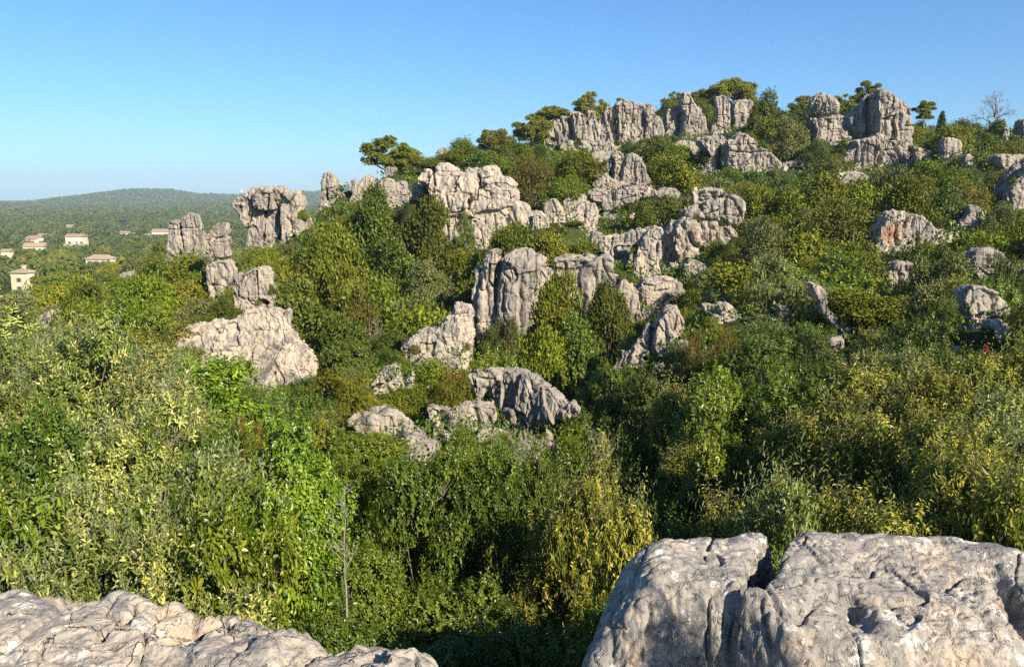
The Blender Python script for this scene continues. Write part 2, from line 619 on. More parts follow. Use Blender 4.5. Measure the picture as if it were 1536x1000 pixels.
def surface_nets(f):
    """f>0 inside; returns vertices in grid coordinates and quads"""
    s = f > 0
    nx, ny, nz = f.shape
    cs = [s[i:nx - 1 + i, j:ny - 1 + j, k:nz - 1 + k] for i in (0, 1) for j in (0, 1) for k in (0, 1)]
    cnt = sum(c.astype(np.int8) for c in cs)
    act = (cnt > 0) & (cnt < 8)
    idx = np.argwhere(act)
    vid = np.full(act.shape, -1, np.int64)
    vid[act] = np.arange(len(idx))
    offs = [(i, j, k) for i in (0, 1) for j in (0, 1) for k in (0, 1)]
    val = np.stack([f[idx[:, 0] + o[0], idx[:, 1] + o[1], idx[:, 2] + o[2]] for o in offs], 1)
    acc = np.zeros((len(idx), 3))
    n = np.zeros(len(idx))
    O = np.array(offs, float)
    for a in range(8):
        for b in range(a + 1, 8):
            if np.abs(O[a] - O[b]).sum() != 1: continue
            va, vb = val[:, a], val[:, b]
            m = (va > 0) != (vb > 0)
            t = np.where(m, va / np.where(va - vb == 0, 1, va - vb), 0)
            acc += np.where(m[:, None], O[a] + t[:, None] * (O[b] - O[a]), 0)
            n += m
    verts = idx + acc / np.maximum(n, 1)[:, None]
    fs = []
    for ax in range(3):
        sl0 = [slice(1, -1)] * 3
        sl1 = [slice(1, -1)] * 3
        sl0[ax] = slice(0, -1)
        sl1[ax] = slice(1, None)
        A, B = s[tuple(sl0)], s[tuple(sl1)]
        e = np.argwhere(A != B)
        if not len(e): continue
        up = A[e[:, 0], e[:, 1], e[:, 2]]
        b1, b2 = [(1, 2), (2, 0), (0, 1)][ax]
        base = e.copy()
        for k in range(3):
            if k != ax: base[:, k] += 1
        def c(d1, d2):
            q = base.copy()
            q[:, b1] -= d1
            q[:, b2] -= d2
            return vid[q[:, 0], q[:, 1], q[:, 2]]
        q = np.stack([c(1, 1), c(0, 1), c(0, 0), c(1, 0)], 1)
        q[~up] = q[~up][:, ::-1]
        fs.append(q)
    return verts, np.concatenate(fs)


def vert_normals(v, q):
    n = np.cross(v[q[:, 2]] - v[q[:, 0]], v[q[:, 3]] - v[q[:, 1]])
    out = np.zeros_like(v)
    for k in range(4):
        np.add.at(out, q[:, k], n)
    return out / np.maximum(np.linalg.norm(out, axis=1), 1e-12)[:, None]


ROCKS = []      # (list of outlines, depth, thickness in m) for keeping bushes off the stone
LANDMARK = []   # (px, py, depth, phrase)


RQ = []


def rock(*a, **k):
    RQ.append((a, k))


def build_rocks():
    add = []
    for a, k in RQ:
        D, bl = a[1], [b['p'] if isinstance(b, dict) else b for b in a[2]]
        p = np.concatenate([np.asarray(b, float) for b in bl])
        (u0, v0), (u1, v1) = p.min(0), p.max(0)
        pb = P((u0 + u1) / 2, v1, D)
        gap = pb[2] - float(ground_z(pb[0], D))
        hw = (u1 - u0) / 2 * D / F
        if gap > .15: add.append((float(pb[0]), D - .4, hw + .8, min(hw, 3.0) + 1.0, min(gap + .1, 4.0)))
    BUMPS.extend(add)
    build_ground()
    for a, k in RQ: make_rock(*a, **k)


def make_rock(label, D, blobs, cracks=(), mat=None, res=1.35, ext=.35, flute=1.0, rough=1.0, bed=1.0, short=None,
         lean=0.0, k=1.6, group=None, name='rock', lump=1.0, cat='rock'):
    """blobs: outline in photo pixels, or dict(p=outline, T=half thickness px, w=offset px (+ = further), lean=, r=edge rounding)"""
    bl = [b if isinstance(b, dict) else dict(p=b) for b in blobs]
    allp = np.concatenate([np.asarray(b['p'], float) for b in bl])
    u0, v0 = allp.min(0)
    u1, v1 = allp.max(0)
    H = v1 - v0
    s = D / F * 1.0
    pb = P((u0 + u1) / 2, v1, D)
    exth = max(ext * H * .5, (pb[2] - float(ground_z(pb[0], D)) + .5) / s)
    exth = float(np.clip(exth, 0, 7.0 / s))
    vlow = v1 - .2 * H
    pad = 6 * res
    us = np.arange(u0 - pad, u1 + pad + res, res)
    vs = np.arange(v0 - pad, v1 + exth + pad + res, res)
    U, V = np.meshgrid(us, vs, indexing='ij')
    Ve = np.minimum(V, vlow) if ext > 0 else V
    infos = []
    Tmax = 0
    for b in bl:
        poly = chaikin(b['p'])
        d = poly_sd(poly, U, Ve)
        if ext > 0:
            low = np.maximum(V - vlow, 0)
            d = np.where((low > 0) & (d > -.8 * low), d + .32 * low, d)
            d = np.minimum(d, v1 + exth - V)
        inr = max(d.max(), 3)
        T = b.get('T', None) or min(max(inr * 1.15, 6), 60)
        w = b.get('w', 0.0)
        ln = b.get('lean', lean)
        vm = np.asarray(b['p'])[:, 1].mean()
        w = w + b.get('skew', 0.0) * (U - np.asarray(b['p'])[:, 0].mean())
        infos.append((d, T, w, ln, b.get('r', .27) * min(T, inr), vm))
        Tmax = max(Tmax, T + float(np.abs(w).max() if hasattr(w, 'max') else abs(w)) + abs(ln) * max(abs(u1 - u0) * 0 + V.max() - vm, vm - V.min()))
    ws = np.arange(-Tmax - pad, Tmax + pad + res, res)
    f = np.full((len(us), len(vs), len(ws)), -1e9, np.float32)
    for d, T, w, ln, r, vm in infos:
        wc = w + ln * (vm - V)   # w may lean across the outline (skew)
        qw = np.abs(ws[None, None, :] - wc[:, :, None]) - T + r
        qd = (-d + r)[:, :, None]
        g = r - (np.sqrt(np.maximum(qd, 0) ** 2 + np.maximum(qw, 0) ** 2) + np.minimum(np.maximum(qd, qw), 0))
        g = g.astype(np.float32)
        if k > 0:
            h = np.clip(.5 + .5 * (g - f) / k, 0, 1)
            f = f * (1 - h) + g * h + k * h * (1 - h)
        else:
            f = np.maximum(f, g)
    f[0] = f[-1] = -1
    f[:, 0] = f[:, -1] = -1
    f[:, :, 0] = f[:, :, -1] = -1
    gv, q = surface_nets(f)
    uu, vv, ww = u0 - pad + gv[:, 0] * res, v0 - pad + gv[:, 1] * res, -Tmax - pad + gv[:, 2] * res
    p = P(uu, vv, np.full(len(uu), D))
    p[:, 1] += ww * s
    nrm = vert_normals(p, q)
    # outward check
    c = p.mean(0)
    if np.mean(np.einsum('ij,ij->i', nrm, p - c)) < 0:
        q = q[:, ::-1]
        nrm = -nrm
    hm = H * s                                  # height in metres
    a = float(np.clip(hm / 5.0, .35, 1.4)) * rough
    fs = 1 / float(np.clip(hm / 5.0, .5, 1.5))
    sd = int(abs(u0) * 7 + v0) % 997
    steep = np.clip(1 - np.abs(nrm[:, 2]) * 1.1, 0, 1)
    dsp = .11 * a * lump * fbm(p * .8 * fs, 2, sd)
    wp = p + .16 * np.stack([fbm(p * 1.7, 2, sd + 5), fbm(p * 1.7, 2, sd + 6), fbm(p * 1.7, 2, sd + 7)], -1)
    # large broken facets, then joints between them
    gap, vec, rnd = worley(wp * np.array([.74, .74, .36]) * fs, sd)
    dsp += .26 * a * lump * (rnd[:, 0] + np.einsum('ij,ij->i', vec, rnd) * 1.3)
    dsp -= .16 * a * (1 - sm(gap, 0, .08)) * (rnd[:, 1] > -.05)
    gap, vec, rnd = worley(wp * np.array([1.9, 1.9, .75]) * fs, sd + 3)
    dsp += .11 * a * lump * (rnd[:, 0] + np.einsum('ij,ij->i', vec, rnd) * 1.5)
    dsp -= .03 * a * (1 - sm(gap, 0, .10)) * (rnd[:, 2] > .1)
    # solution runnels: narrow sharp grooves falling down the steep faces
    top = .55 + .45 * noise(p * .5 * fs, sd + 8)
    rg = 1 - np.abs(noise(wp * np.array([1.5, 1.5, .16]) * fs, sd + 9))
    dsp -= .30 * a * flute * steep * np.clip((rg - .78) / .22, 0, 1) ** 1.2 * top
    rg2 = 1 - np.abs(noise(wp * np.array([3.6, 3.6, .30]) * fs, sd + 10))
    dsp -= .10 * a * flute * steep * np.clip((rg2 - .68) / .32, 0, 1) * top
    dsp -= .11 * a * np.clip(1 - 3.2 * np.abs(fbm(p * np.array([1.5, 1.5, .9]) * fs + 3.1, 3, sd + 17)), 0, 1) ** 1.5
    zz = p[:, 2] * .8 * fs + .35 * noise(p * .4 * fs, sd + 12)
    cell = np.abs((zz % 1) - .5) * 2
    dsp -= .11 * a * bed * steep * sm(cell, .9, 1.0) * (noise(p * .55 * fs, sd + 14) > 0)
    dsp += .06 * a * fbm(p * 4.5 * fs, 3, sd + 20)
    dsp += .012 * a * noise(p * 13 * fs, sd + 30)
    p = p + nrm * dsp[:, None]
    for cr in cracks:
        pl, wd, dp = cr
        dd = line_dist(pl, uu + 1.5 * noise(p * 1.5, sd + 40), vv)
        fr = nrm[:, 1] < .35
        p[:, 1] += np.where(fr, dp * s * np.exp(-(dd / wd) ** 2 * 1.2), 0)
    base = P((u0 + u1) / 2, v1, D)
    me = quads(name, p - base, q, [mat or M_rock], False)
    o = obj(name, me, loc=base)
    tag(o, label, cat, group)
    ROCKS.append(([chaikin(b['p']) for b in bl], D, Tmax * s))
    if short:
        LANDMARK.append(((u0 + u1) / 2, (v0 + v1) / 2, D, short, (u1 - u0) / 2, (v1 - v0) / 2))
    return o


# ------------------------------------------------------------------ the limestone outcrops (outlines in photo pixels, depth in metres)
# left group
rock('pair of blunt grey limestone fingers standing in scrub left of the stacked pillar', 62,
     [dict(p=[(253.6, 332), (260, 328.6), (269, 332), (273, 338), (275, 352), (283, 372), (285, 392), (252, 392), (252, 350)], T=10),
      dict(p=[(277, 328), (282, 322), (292, 319), (300, 322), (303, 330), (306, 344), (309, 352), (308, 370), (304, 392), (287, 392), (282, 372), (278, 352), (276, 340)], T=12, w=-2),
      dict(p=[(302, 358), (309, 352), (316, 350), (320, 358), (318, 376), (304, 386)], T=6, w=5)],
     cracks=[([(254, 344), (274, 344)], 1.0, 2.5), ([(277, 342), (303, 341)], 1.0, 2.5), ([(288, 322), (290, 342)], 1.1, 3)], short='the twin rock fingers', k=.8)
rock('tall stacked limestone pillar with a head, narrow neck and broad body', 50,
     [dict(p=[(317, 346), (326, 337), (339, 332), (342, 338), (344, 352), (331, 358), (320, 355)], T=12),
      dict(p=[(322, 357), (343, 353), (346, 362), (344, 372), (346, 386), (322, 390), (321, 372)], T=10.5),
      dict(p=[(310, 406), (318, 393), (334, 388), (348, 391), (354, 408), (351, 424), (341, 436), (332, 450), (326, 462), (320, 456), (316, 440), (310, 420)], T=16),
      dict(p=[(308, 418), (312, 414), (318, 440), (318, 452), (312, 446)], T=7, w=3)],
     cracks=[([(318, 358), (346, 355)], 1.6, 5), ([(320, 388), (348, 387)], 1.4, 5), ([(318, 427), (330, 426)], 1.2, 4)], short='the stacked pillar', k=1, lump=.4, rough=.7)
rock('broad split limestone pillar standing on top of the pale slab', 38,
     [dict(p=[(353, 412), (368, 409), (378, 402), (388, 399), (391, 420), (391, 448), (386, 470), (382, 492), (358, 488), (356, 466), (358, 444), (351, 428)], T=20),
      dict(p=[(388, 399), (402, 401), (407.6, 406), (407, 430), (408, 449), (400, 450), (391, 447), (390, 420)], T=18, w=1),
      dict(p=[(388, 452), (401, 453), (404, 474), (412, 490), (398, 494), (382, 492), (387, 470)], T=18, w=2),
      dict(p=[(407, 432), (413, 433), (417, 448), (418, 464), (417, 490), (413, 488), (406, 472), (404, 453)], T=15, w=2)],
     cracks=[([(389, 404), (390, 447), (402, 449), (405, 476), (417, 488)], 1.6, 8), ([(368, 412), (360, 440), (371, 446)], 1.2, 4), ([(366, 446), (388, 450)], 1.1, 3)],
     short='the split pillar', k=.6, ext=.15, lump=.8)
rock('pale pinkish limestone slab sloping down beneath the split pillar', 32.5,
     [dict(p=[(256, 502), (276, 491), (288, 489), (292, 494), (310, 487), (330, 486), (350, 490), (368, 488), (396, 490), (418, 488), (426, 500), (438, 510), (450, 518), (470, 528), (477, 538), (476, 556), (470, 570), (460, 582), (430, 592), (390, 594), (350, 592), (324, 588), (318, 568), (296, 556), (282, 536), (274, 524), (260, 522)], T=22, lean=.9, r=.35),
      dict(p=[(300, 506), (330, 486), (350, 474), (370, 464), (400, 466), (420, 474), (438, 508), (400, 524), (330, 524)], T=12, w=20, lean=.5),
      dict(p=[(418, 472), (424, 465.6), (430, 467), (432, 474), (429, 483), (429, 496), (438, 508), (446, 518), (420, 520), (419, 490)], T=7, w=26)],
     cracks=[([(292, 540), (306, 532), (312, 524)], 1.3, 4), ([(322, 588), (326, 570), (350, 556), (370, 548)], 1.4, 5), ([(312, 534), (326, 531)], 1.2, 4), ([(344, 560), (372, 553)], 1.2, 4), ([(444, 530), (462, 560)], 1.2, 3), ([(400, 520), (416, 526)], 1.2, 3)],
     mat=M_rock_warm, short='the pale sloping slab', bed=.7, flute=.5, ext=.2)
rock('anvil-shaped limestone outcrop with an overhanging top and dark clefts', 72,
     [dict(p=[(349.6, 304), (358, 300), (362, 294), (370, 293), (372, 285), (379, 282), (388, 287), (391, 292), (391, 314), (386, 322), (377, 338), (372, 344), (364, 328), (358, 320), (352, 312)], T=17, w=2),
      dict(p=[(389, 294), (393, 284), (399, 281), (403, 285), (408, 283), (418, 280.6), (427, 283), (430, 292), (424, 312), (418, 315), (388, 315)], T=24, w=-5),
      dict(p=[(424, 312), (430, 292), (440, 289), (450, 293), (454, 302), (455, 310), (449, 320), (456, 324), (466, 332), (470, 346), (460, 351), (446, 353), (445, 376), (426, 376), (424, 345)], T=25, w=-3),
      dict(p=[(386, 313), (403, 313), (402, 340), (400, 366), (390, 372), (384, 378), (377, 372), (372.4, 360), (374, 348), (380, 330)], T=18, w=3),
      dict(p=[(403, 313), (419, 314), (422, 345), (420, 372), (400, 372), (402, 340)], T=19, w=4)],
     cracks=[([(422, 302), (423, 320), (426, 352)], 2.4, 16), ([(411, 297), (408, 313)], 2.2, 10), ([(403, 316), (400, 360)], 1.5, 7), ([(384, 320), (373, 342)], 1.5, 7), ([(436, 350), (437, 372)], 1.2, 4), ([(378, 300), (384, 312)], 1.5, 6)],
     short='the anvil-shaped outcrop', k=.6, bed=.6, flute=.7)
rock('single weathered limestone finger on the ridge against the sky beyond the anvil rock', 78,
     [dict(p=[(483, 272), (488, 262), (495, 258), (502, 262), (508, 273), (510, 282), (514, 286), (516, 300), (500, 308), (482, 302), (484, 284)], T=13)],
     cracks=[([(493, 284), (494, 300)], 1.8, 7), ([(484, 287), (508, 281)], 1.1, 3), ([(492, 264), (491, 282)], 1.0, 3)], short='the lone ridge finger', ext=.5)
rock('low rounded grey rocks on the ridge right of the lone finger', 76,
     [dict(p=[(522, 284), (527, 270), (535, 270), (540, 274), (550, 261), (560, 266), (564, 272), (574, 284), (575, 294), (540, 298)], T=9)], ext=.8, short='the low ridge rocks')
rock('low pale crag along the ridge below the wide pine', 70,
     [dict(p=[(566, 272), (572, 268), (588, 269), (593, 275), (606, 271), (612, 276), (610, 284), (618, 292), (621, 302), (612, 314), (584, 310), (572, 290)], T=14)], ext=.5, short='the low ridge crag')
rock('small upright egg-shaped stone wedged beside the big stepped face', 62,
     [dict(p=[(618, 277), (625, 273), (632, 279), (635, 289), (632, 300), (620, 300)], T=6)], ext=.2)
rock('small pale stone half hidden among bushes on the ridge crest', 78,
     [dict(p=[(655, 230), (660, 223), (672, 221), (674, 232), (670, 240), (656, 240)], T=7)], ext=.6)
rock('dark flat stone lying under the wide pine on the ridge', 76,
     [dict(p=[(576, 254), (582, 250), (596, 251), (595, 260), (580, 264)], T=7)], ext=.6, mat=M_rock_grey)

# the big stepped face
rock('big stepped limestone face with rounded knobs along its top', 60,
     [dict(p=[(623, 266), (628, 259), (638, 252), (648, 256), (649, 263), (655, 266), (655, 284), (650, 296), (643, 292), (641, 278), (626, 274)], T=14, w=4),
      dict(p=[(654, 262), (653.6, 250), (664, 243), (673, 247), (678, 250), (686, 252), (688, 262), (686, 300), (664, 300), (650, 296)], T=18, w=6),
      dict(p=[(684, 260), (698, 256), (712, 255), (720, 256), (728, 251), (742, 249), (751, 257), (752, 264), (764, 270), (772, 282), (775, 300), (768, 308), (740, 318), (706, 322), (686, 318)], T=26, w=2),
      dict(p=[(646, 288), (664, 292), (690, 290), (706, 300), (706, 318), (676, 322), (668, 334), (658, 314)], T=24, w=-3),
      dict(p=[(664, 318), (706, 314), (712, 340), (706, 372), (680, 376), (668, 368)], T=24, w=-4),
      dict(p=[(706, 312), (740, 312), (768, 304), (786, 305), (796, 314), (801, 324), (801, 342), (770, 356), (738, 362), (730, 384), (722, 392), (712, 360)], T=24, w=-6)],
     cracks=[([(662, 298), (668, 314), (673, 330), (674, 356)], 1.8, 7), ([(672, 320), (690, 318), (706, 313)], 1.4, 5), ([(706, 292), (704, 314)], 2.2, 8), ([(652, 262), (653, 278)], 1.6, 6), ([(724, 268), (730, 268), (738, 266)], 1.2, 4), ([(722, 282), (730, 278)], 1.8, 6), ([(742, 322), (744, 346)], 1.6, 6), ([(758, 326), (760, 350)], 1.4, 5), ([(660, 295), (672, 290)], 1.3, 5)],
     short='the big stepped face', lean=.25, k=1.5, flute=.8, ext=.25, mat=M_rock_warm)
rock('pale cracked block in the band of low rocks right of the stepped face', 58,
     [dict(p=[(814, 310), (818, 302), (826, 298), (834, 298), (844, 312), (850, 328), (824, 334), (816, 322)], T=12)],
     cracks=[([(828, 300), (834, 318)], 1.1, 4)], mat=M_rock_warm, ext=.4)
rock('small pale wedge of rock against the left of the cracked block', 57,
     [dict(p=[(798, 324), (810, 313), (822, 328), (824, 340), (800, 342)], T=10)], mat=M_rock_warm, ext=.4)
rock('low fluted tan cliff band under the brushy shelf', 63,
     [dict(p=[(842, 304), (850, 296), (878, 291), (882, 300), (876, 314), (862, 323), (848, 328)], T=12)], mat=M_rock_warm, flute=1.4, ext=.4)

rock('broken pale slope of rock joining the cracked block to the blocky stack', 60.5,
     [dict(p=[(776, 322), (800, 316), (822, 326), (850, 320), (880, 300), (898, 306), (898, 345), (880, 352), (850, 345), (838, 356), (800, 356), (778, 346)], T=12, lean=.8, w=4)],
     cracks=[([(846, 316), (852, 340)], 1.6, 7), ([(880, 306), (876, 336)], 1.5, 6), ([(800, 330), (824, 340)], 1.4, 5)], mat=M_rock_warm, lump=1.4, ext=.3)
rock('shaded grey rock wall between the blocky stack and the leaning tooth', 54,
     [dict(p=[(886, 346), (900, 350), (920, 362), (950, 356), (964, 366), (950, 392), (944, 420), (920, 410), (905, 392), (888, 374)], T=12, lean=.3)], mat=M_rock_grey, lump=1.3, ext=.2)
rock('rubbly ledge under the columned lump on the upper slope', 74,
     [dict(p=[(884, 258), (904, 254), (918, 272), (960, 276), (978, 280), (984, 292), (940, 296), (902, 292), (886, 280)], T=13, lean=.5)], lump=1.4, ext=.3)
rock('jumbled low rocks between the fluted summit cliff and the columned lump', 84,
     [dict(p=[(884, 232), (900, 226), (922, 228), (934, 236), (930, 250), (908, 254), (890, 250)], T=10, lean=.5)], lump=1.3, ext=.3)
rock('low jagged rocks in the scrub left of the whaleback crag', 88,
     [dict(p=[(1004, 222), (1016, 212), (1030, 210), (1044, 214), (1050, 226), (1034, 234), (1010, 234)], T=9, lean=.4)], lump=1.3, ext=.3)
rock('tilted slab of pale rock above the leaning tooth', 60,
     [dict(p=[(940, 326), (954, 318), (972, 322), (990, 330), (996, 342), (976, 342), (950, 340)], T=9, lean=.6)], mat=M_rock_warm, ext=.3)
rock('small craggy step of rock between the two halves of the upper slope', 68,
     [dict(p=[(982, 288), (994, 280), (1012, 282), (1022, 292), (1012, 300), (990, 302)], T=8, lean=.4)], lump=1.3, ext=.3)
rock('low grey crag among bushes below the rugged ledge outcrop', 47,
     [dict(p=[(1022, 398), (1036, 388), (1052, 392), (1060, 404), (1046, 414), (1026, 412)], T=9, lean=.3)], mat=M_rock_grey, ext=.3)
rock('ragged low rocks on the right slope under the summit terrace', 66,
     [dict(p=[(1252, 262), (1268, 256), (1292, 258), (1306, 266), (1290, 274), (1260, 274)], T=8, lean=.4)], lump=1.3, ext=.3)
# the summit line
rock('fluted cliff of fused columns at the left end of the summit', 96,
     [dict(p=[(813, 190), (817, 183), (827, 179), (830, 184), (834, 200), (836, 218), (830, 232), (818, 230), (814, 210)], T=14),
      dict(p=[(829, 180), (832, 176), (838, 178), (841, 188), (845, 210), (844, 224), (834, 222), (832, 200)], T=12, w=1),
      dict(p=[(840, 178), (842, 174), (852, 170), (856, 184), (858, 212), (846, 216), (842, 196)], T=12, w=3),
      dict(p=[(853, 172), (860, 168), (868, 168.6), (878, 174), (881, 190), (881, 216), (858, 214), (856, 190)], T=18, w=-3),
      dict(p=[(878, 176), (880, 168), (891, 168), (894, 178), (898, 186), (900, 200), (901, 218), (878, 218), (880, 194)], T=14, w=1),
      dict(p=[(836, 222), (846, 214), (880, 214), (900, 212), (924, 217), (927, 227), (918, 236), (902, 252), (890, 256), (858, 240), (840, 232)], T=24, w=-4)],
     cracks=[([(829, 184), (834, 204), (836, 216)], 1.4, 8), ([(841, 180), (846, 206)], 1.3, 8), ([(853, 174), (856, 192), (859, 208)], 2.0, 12), ([(878, 176), (880, 206)], 1.2, 5), ([(888, 190), (890, 210)], 1.1, 4), ([(844, 216), (856, 211), (866, 211)], 1.5, 5)],
     short='the fluted summit cliff', k=.5, flute=1.2, bed=.5)
rock('domed fluted crag second from the left along the summit', 98,
     [dict(p=[(897, 184), (903, 175), (908, 184), (914, 200), (916, 222), (902, 214)], T=10, w=2),
      dict(p=[(903, 172), (906, 165), (912, 161), (919, 162), (922, 180), (924, 214), (914, 216), (910, 196)], T=14, w=1),
      dict(p=[(920, 164), (923, 158), (932, 154), (940, 151), (950, 154), (954, 162), (948, 180), (947, 216), (924, 214)], T=21, w=-2),
      dict(p=[(948, 176), (953, 160), (962, 157), (966, 166), (964, 190), (966, 216), (946, 216)], T=15, w=-1),
      dict(p=[(963, 172), (966, 160), (973, 158), (978, 164), (982, 172), (988, 176), (992, 186), (995, 190), (995, 212), (984, 222), (964, 220)], T=18, w=-2)],
     cracks=[([(910, 174), (917, 200)], 1.3, 7), ([(922, 162), (922, 180), (924, 200)], 1.4, 8), ([(948, 168), (946, 190), (946, 212)], 1.8, 10), ([(964, 172), (964, 204)], 1.3, 6), ([(934, 162), (936, 190)], 1.0, 4)],
     short='the domed summit crag', k=.5, flute=1.2, bed=.5, ext=.3)
rock('peaked summit crag with a chimney-like knob on its crown', 101,
     [dict(p=[(1018, 160), (1020, 142), (1026, 141), (1032, 141), (1036, 150), (1040, 160), (1050, 168), (1056, 180), (1059, 206), (1030, 208), (1022, 200), (1021, 176)], T=17, w=-3),
      dict(p=[(997, 164), (1004, 158), (1010, 160), (1018, 158), (1022, 170), (1024, 200), (1010, 206), (998, 196)], T=11, w=7)],
     cracks=[([(1020, 172), (1018, 196)], 2.6, 10), ([(1020, 160), (1036, 158)], 1.2, 4)], short='the peaked summit crag', k=.5, ext=.35)
rock('tooth-shaped standing stone beneath the umbrella pine', 102,
     [dict(p=[(1069, 147), (1076, 145), (1088, 143.6), (1093, 148), (1096, 158), (1094, 168), (1095, 184), (1086, 198), (1070, 200), (1065, 192), (1072, 174), (1073, 162)], T=10)],
     cracks=[([(1080, 146), (1083, 180)], 1.1, 4)], short='the standing tooth', ext=.4, bed=.4)
rock('rounded pale block between the standing tooth and the leafy summit tree', 104,
     [dict(p=[(1096, 164), (1100, 153), (1110, 150), (1124, 150), (1128, 156), (1129, 170), (1134, 174), (1128, 190), (1100, 192)], T=13)], short='the rounded summit block', ext=.3)
rock('mushroom-headed boulder balanced on a fluted plinth on the summit', 90,
     [dict(p=[(1213, 158), (1220, 147), (1228, 141), (1242, 141.6), (1252, 148), (1258, 158), (1256, 168), (1250, 173), (1232, 176), (1218, 174), (1213, 168)], T=19, r=.9),
      dict(p=[(1211, 180), (1220, 175), (1252, 173), (1258, 176), (1268, 175), (1274, 184), (1284, 193), (1284, 210), (1254, 216), (1222, 216), (1216, 194)], T=20)],
     cracks=[([(1214, 174), (1232, 176.5), (1254, 172)], 1.5, 8), ([(1228, 158), (1224, 171)], 2.0, 6), ([(1221, 176), (1223, 204)], 1.2, 6)], short='the mushroom boulder', k=.4, flute=.9, bed=.3, ext=.3)
rock('tall tower crag with a side horn rising over a fluted terrace', 80,
     [dict(p=[(1301, 150), (1306, 138), (1312, 137), (1320, 142), (1326, 146), (1332, 152), (1335, 166), (1344, 170), (1352, 182), (1356, 200), (1348, 214), (1324, 222), (1304, 216), (1303, 190)], T=24, w=-6),
      dict(p=[(1274, 180), (1282, 168), (1290, 166), (1292, 152), (1299, 140), (1308, 142), (1308, 214), (1294, 212), (1284, 198), (1278, 190)], T=11, w=12),
      dict(p=[(1332, 168), (1346, 168), (1345, 158), (1343, 153), (1350, 151), (1356, 154), (1358, 160), (1364, 164), (1368, 172), (1369, 182), (1360, 190), (1344, 188)], T=8, w=4),
      dict(p=[(1346, 182), (1366, 184), (1366, 194), (1364, 202), (1370, 210), (1362, 222), (1348, 222)], T=10, w=4),
      dict(p=[(1248, 240), (1252, 228), (1268, 227), (1268, 216), (1276, 212), (1296, 210), (1302, 204), (1324, 208), (1336, 220), (1336, 258), (1300, 262), (1250, 258)], T=24, w=-14),
      dict(p=[(1334, 220), (1348, 216), (1360, 222), (1378, 225), (1396, 226), (1401, 238), (1396, 250), (1360, 256), (1334, 258)], T=20, w=-12)],
     cracks=[([(1303, 150), (1302, 200)], 2.0, 12), ([(1268, 228), (1268, 246)], 1.5, 8), ([(1284, 216), (1284, 244)], 1.1, 5), ([(1276, 216), (1276, 244)], 1.0, 4), ([(1296, 214), (1296, 244)], 1.3, 6), ([(1326, 226), (1332, 238), (1336, 256)], 2.2, 10), ([(1344, 186), (1342, 192), (1356, 192)], 1.4, 5), ([(1382, 228), (1383, 244)], 1.1, 5), ([(1348, 168), (1350, 178)], 1.3, 5)],
     short='the summit tower', k=.6, flute=1.0, bed=.5, ext=.15)
rock('blunt pale boulder in bushes right of the tower crag', 72,
     [dict(p=[(1408, 208), (1424, 206), (1436, 210), (1440, 226), (1430, 236), (1412, 234)], T=10)], ext=.4)
rock('small grey knob peeking from scrub below the bare tree', 74,
     [dict(p=[(1449, 210), (1456, 209), (1461, 224), (1450, 232)], T=5)], ext=.4)
rock('small stone poking out under the yellowish bush near the tower', 64,
     [dict(p=[(1443, 233), (1456, 231), (1459, 246), (1446, 250)], T=7)], ext=.4)
rock('pale upright stone near the crest beneath the bare tree', 84,
     [dict(p=[(1503, 194), (1508, 190), (1514, 204), (1506, 212)], T=5)], ext=.4)
rock('ragged pale crag at the far end of the crest beyond the bare tree', 86,
     [dict(p=[(1526, 182), (1534, 178), (1548, 180), (1560, 200), (1540, 214), (1526, 206)], T=12)], ext=.4)
rock('striped grey crag low on the crest above the dark overhang', 62,
     [dict(p=[(1488, 234), (1500, 233), (1510, 231), (1524, 232), (1548, 240), (1550, 258), (1524, 262), (1514, 272), (1504, 264), (1493, 250)], T=15)], flute=1.3, ext=.3, short='the striped crag')
rock('dark grey overhanging crag cut by the edge of the view', 52,
     [dict(p=[(1496, 300), (1499, 286), (1516, 268), (1524, 256), (1534, 248), (1560, 240), (1590, 252), (1590, 320), (1500, 314)], T=26)],
     mat=M_rock_grey, short='the dark overhang', ext=.2)

# upper middle
rock('craggy lump of short columns halfway up under the summit cliff', 77,
     [dict(p=[(902, 262), (904, 250), (912, 244), (916, 250), (916, 276), (903, 280)], T=10, w=5),
      dict(p=[(914, 246), (918, 232), (924, 226), (932, 230), (935, 240), (930, 262), (932, 284), (918, 284), (917, 262)], T=14),
      dict(p=[(933, 242), (938, 234), (944, 230), (952, 232), (960, 240), (967, 250), (970, 264), (975, 280), (960, 288), (928, 288), (930, 262)], T=18, w=-2)],
     cracks=[([(918, 240), (917, 272)], 2.6, 12), ([(934, 238), (932, 250), (928, 264)], 1.5, 6), ([(949, 246), (950, 274)], 1.2, 5), ([(960, 256), (961, 276)], 1.0, 4)],
     short='the columned lump', k=.5, ext=.3)
rock('steep stack of squarish limestone blocks under the columned lump', 64,
     [dict(p=[(880, 292), (892, 282), (900, 284), (918, 286), (916, 302), (902, 304), (888, 304)], T=14),
      dict(p=[(917, 288), (932, 282), (950, 280), (972, 280), (983, 286), (984, 292), (960, 298), (952, 304), (934, 306), (918, 302)], T=16, w=2),
      dict(p=[(898, 302), (920, 298), (934, 304), (930, 316), (904, 320)], T=15, w=-1),
      dict(p=[(900, 318), (930, 315), (940, 328), (950, 344), (934, 350), (916, 358), (897, 352), (898, 334)], T=18, w=-4)],
     cracks=[([(900, 318), (931, 316)], 1.5, 7), ([(898, 335), (916, 334)], 1.2, 4), ([(917, 286), (917, 300)], 1.6, 7), ([(934, 305), (930, 300), (950, 294)], 1.4, 5)],
     short='the blocky stack', k=.5, ext=.3)
